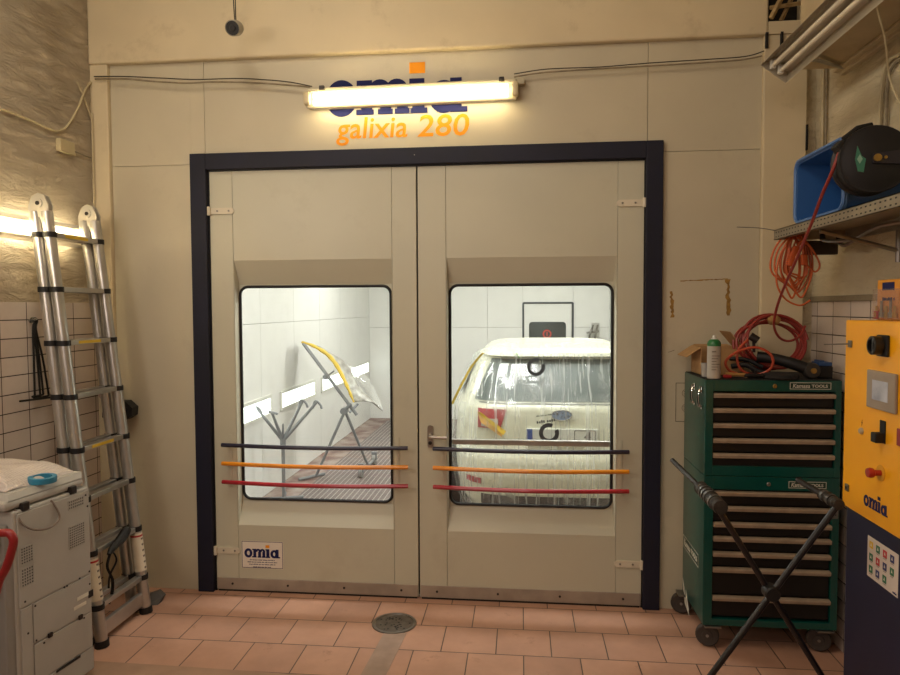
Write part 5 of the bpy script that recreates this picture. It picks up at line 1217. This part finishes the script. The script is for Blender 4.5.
def fen(u, v):
    i = min(nn, int(round(u*nn))); p = C1[i].lerp(C2[i], v); return p+Vector((.03*math.sin(PI*v)+.008*noise.noise(Vector((u*9, v*6, 0))), 0, .05*math.sin(PI*v)*u+.006*noise.noise(Vector((u*12, v*8, 5)))))
mb.grid(fen, nn, 12, thick=(-.006, .006, -.006)); mb.build('panel', mat('fender_film', '#b9b8ae', .25, c2='#8f8b85', scale=14, bump=.5, bscale=25), t, sharp=1.5)
mb = MB(); mb.tube([p+Vector((0, -.008, 0)) for p in C1[:]], [.018+.026*math.sin(PI*min(1, (k+1)/len(C1)))+.006*math.sin(k*1.7) for k in range(len(C1))], 8, flat=.5); mb.build('tape_edge', mat('yellow_masking_tape', '#d8b944'), t, label='yellow masking tape edge')
mb = MB(); E3 = [aY(px, py, YE+.33) for px, py in ((344, 362), (354, 368), (366, 376), (373, 386), (381, 403), (384, 411))]
C3 = cr(E3, 5); C2b = cr([E2[3], E2[4], E2[4].lerp(E2[5], .5), E2[5], E2[5].lerp(E2[6], .5), E2[6]], 5)
mb.grid(lambda u, v: C2b[min(25, int(round(u*25)))].lerp(C3[min(25, int(round(u*25)))], v)+Vector((0, -.02*math.sin(PI*v), 0)), 25, 5); mb.build('loose_film', clear('loose_film_mat', (.97, .98, .97), .10, .1, white=.22), t)

# four-armed holder stand
t = thing('paint_tree_stand', 'grey post stand with four hooked arms near the booth side wall', 'stand', (-.168, 1.97, 0))
H = Vector((-.168, 1.97, .55))
mb = MB(); mb.cyl((H.x, H.y, .02), H, .016, n=12).cyl(H-Vector((0, 0, .06)), H+Vector((0, 0, .02)), .026, n=12); mb.build('post', M_ST, t)
mb = MB(); mb.tube([(H.x-.17, H.y-.05, .02), (H.x+.17, H.y+.05, .02)], .015, 8).tube([(H.x-.05, H.y+.17, .02), (H.x+.05, H.y-.17, .02)], .015, 8); mb.build('base', M_ST, t)
for k, (ex, ez, yy) in enumerate(((-.452, .86, 1.95), (-.225, .83, 1.85), (-.005, .905, 2.05), (.150, .905, 1.98))):
    e = Vector((max(ex, -.375) if k == 0 else ex, yy, ez)); 
    if k == 0: e = Vector((-.385, 1.90, .86))
    mb = MB(); mb.tube([H, e], [.017, .012], 8)
    d = (e-H).normalized(); sd = Vector((0, 0, 1)).cross(d).normalized()
    mb.tube(cr([e+Vector((-.035, 0, -.055)), e+Vector((-.02, 0, 0)), e+Vector((0, 0, .01)), e+Vector((.03, .01, -.02)), e+Vector((.045, .01, -.06))], 4) if k != 1 else [e+Vector((-.03, 0, .005)), e+Vector((.04, 0, -.01)), e+Vector((.055, 0, -.015))], .011, 7); mb.build('arm', M_ST, t)
mb = MB(); mb.tube([H, H+Vector((.01, -.02, .16))], [.014, .006], 8); mb.build('centre_pin', M_ST, t)

# gun hooks by the booth's far right
t = thing('gun_hanger', 'grey spray gun hanger on the booth far wall beside its personnel door', 'hanger', (3.14, 6.55, 1.2))
mb = MB(); mb.box(3.08, 6.57, 1.30, 3.20, 6.6, 1.52, .005); mb.build('plate', M_ALU, t)
mb = MB(); mb.tube(cr([(3.10, 6.57, 1.48), (3.08, 6.5, 1.44), (3.05, 6.48, 1.36), (3.03, 6.5, 1.25)], 5), .016, 8).tube(cr([(3.17, 6.57, 1.48), (3.15, 6.5, 1.42), (3.13, 6.48, 1.34), (3.11, 6.5, 1.2)], 5), .016, 8).tube([(3.0, 6.52, 1.37), (3.19, 6.52, 1.40)], .014, 8); mb.build('hooks', M_STEEL, t)
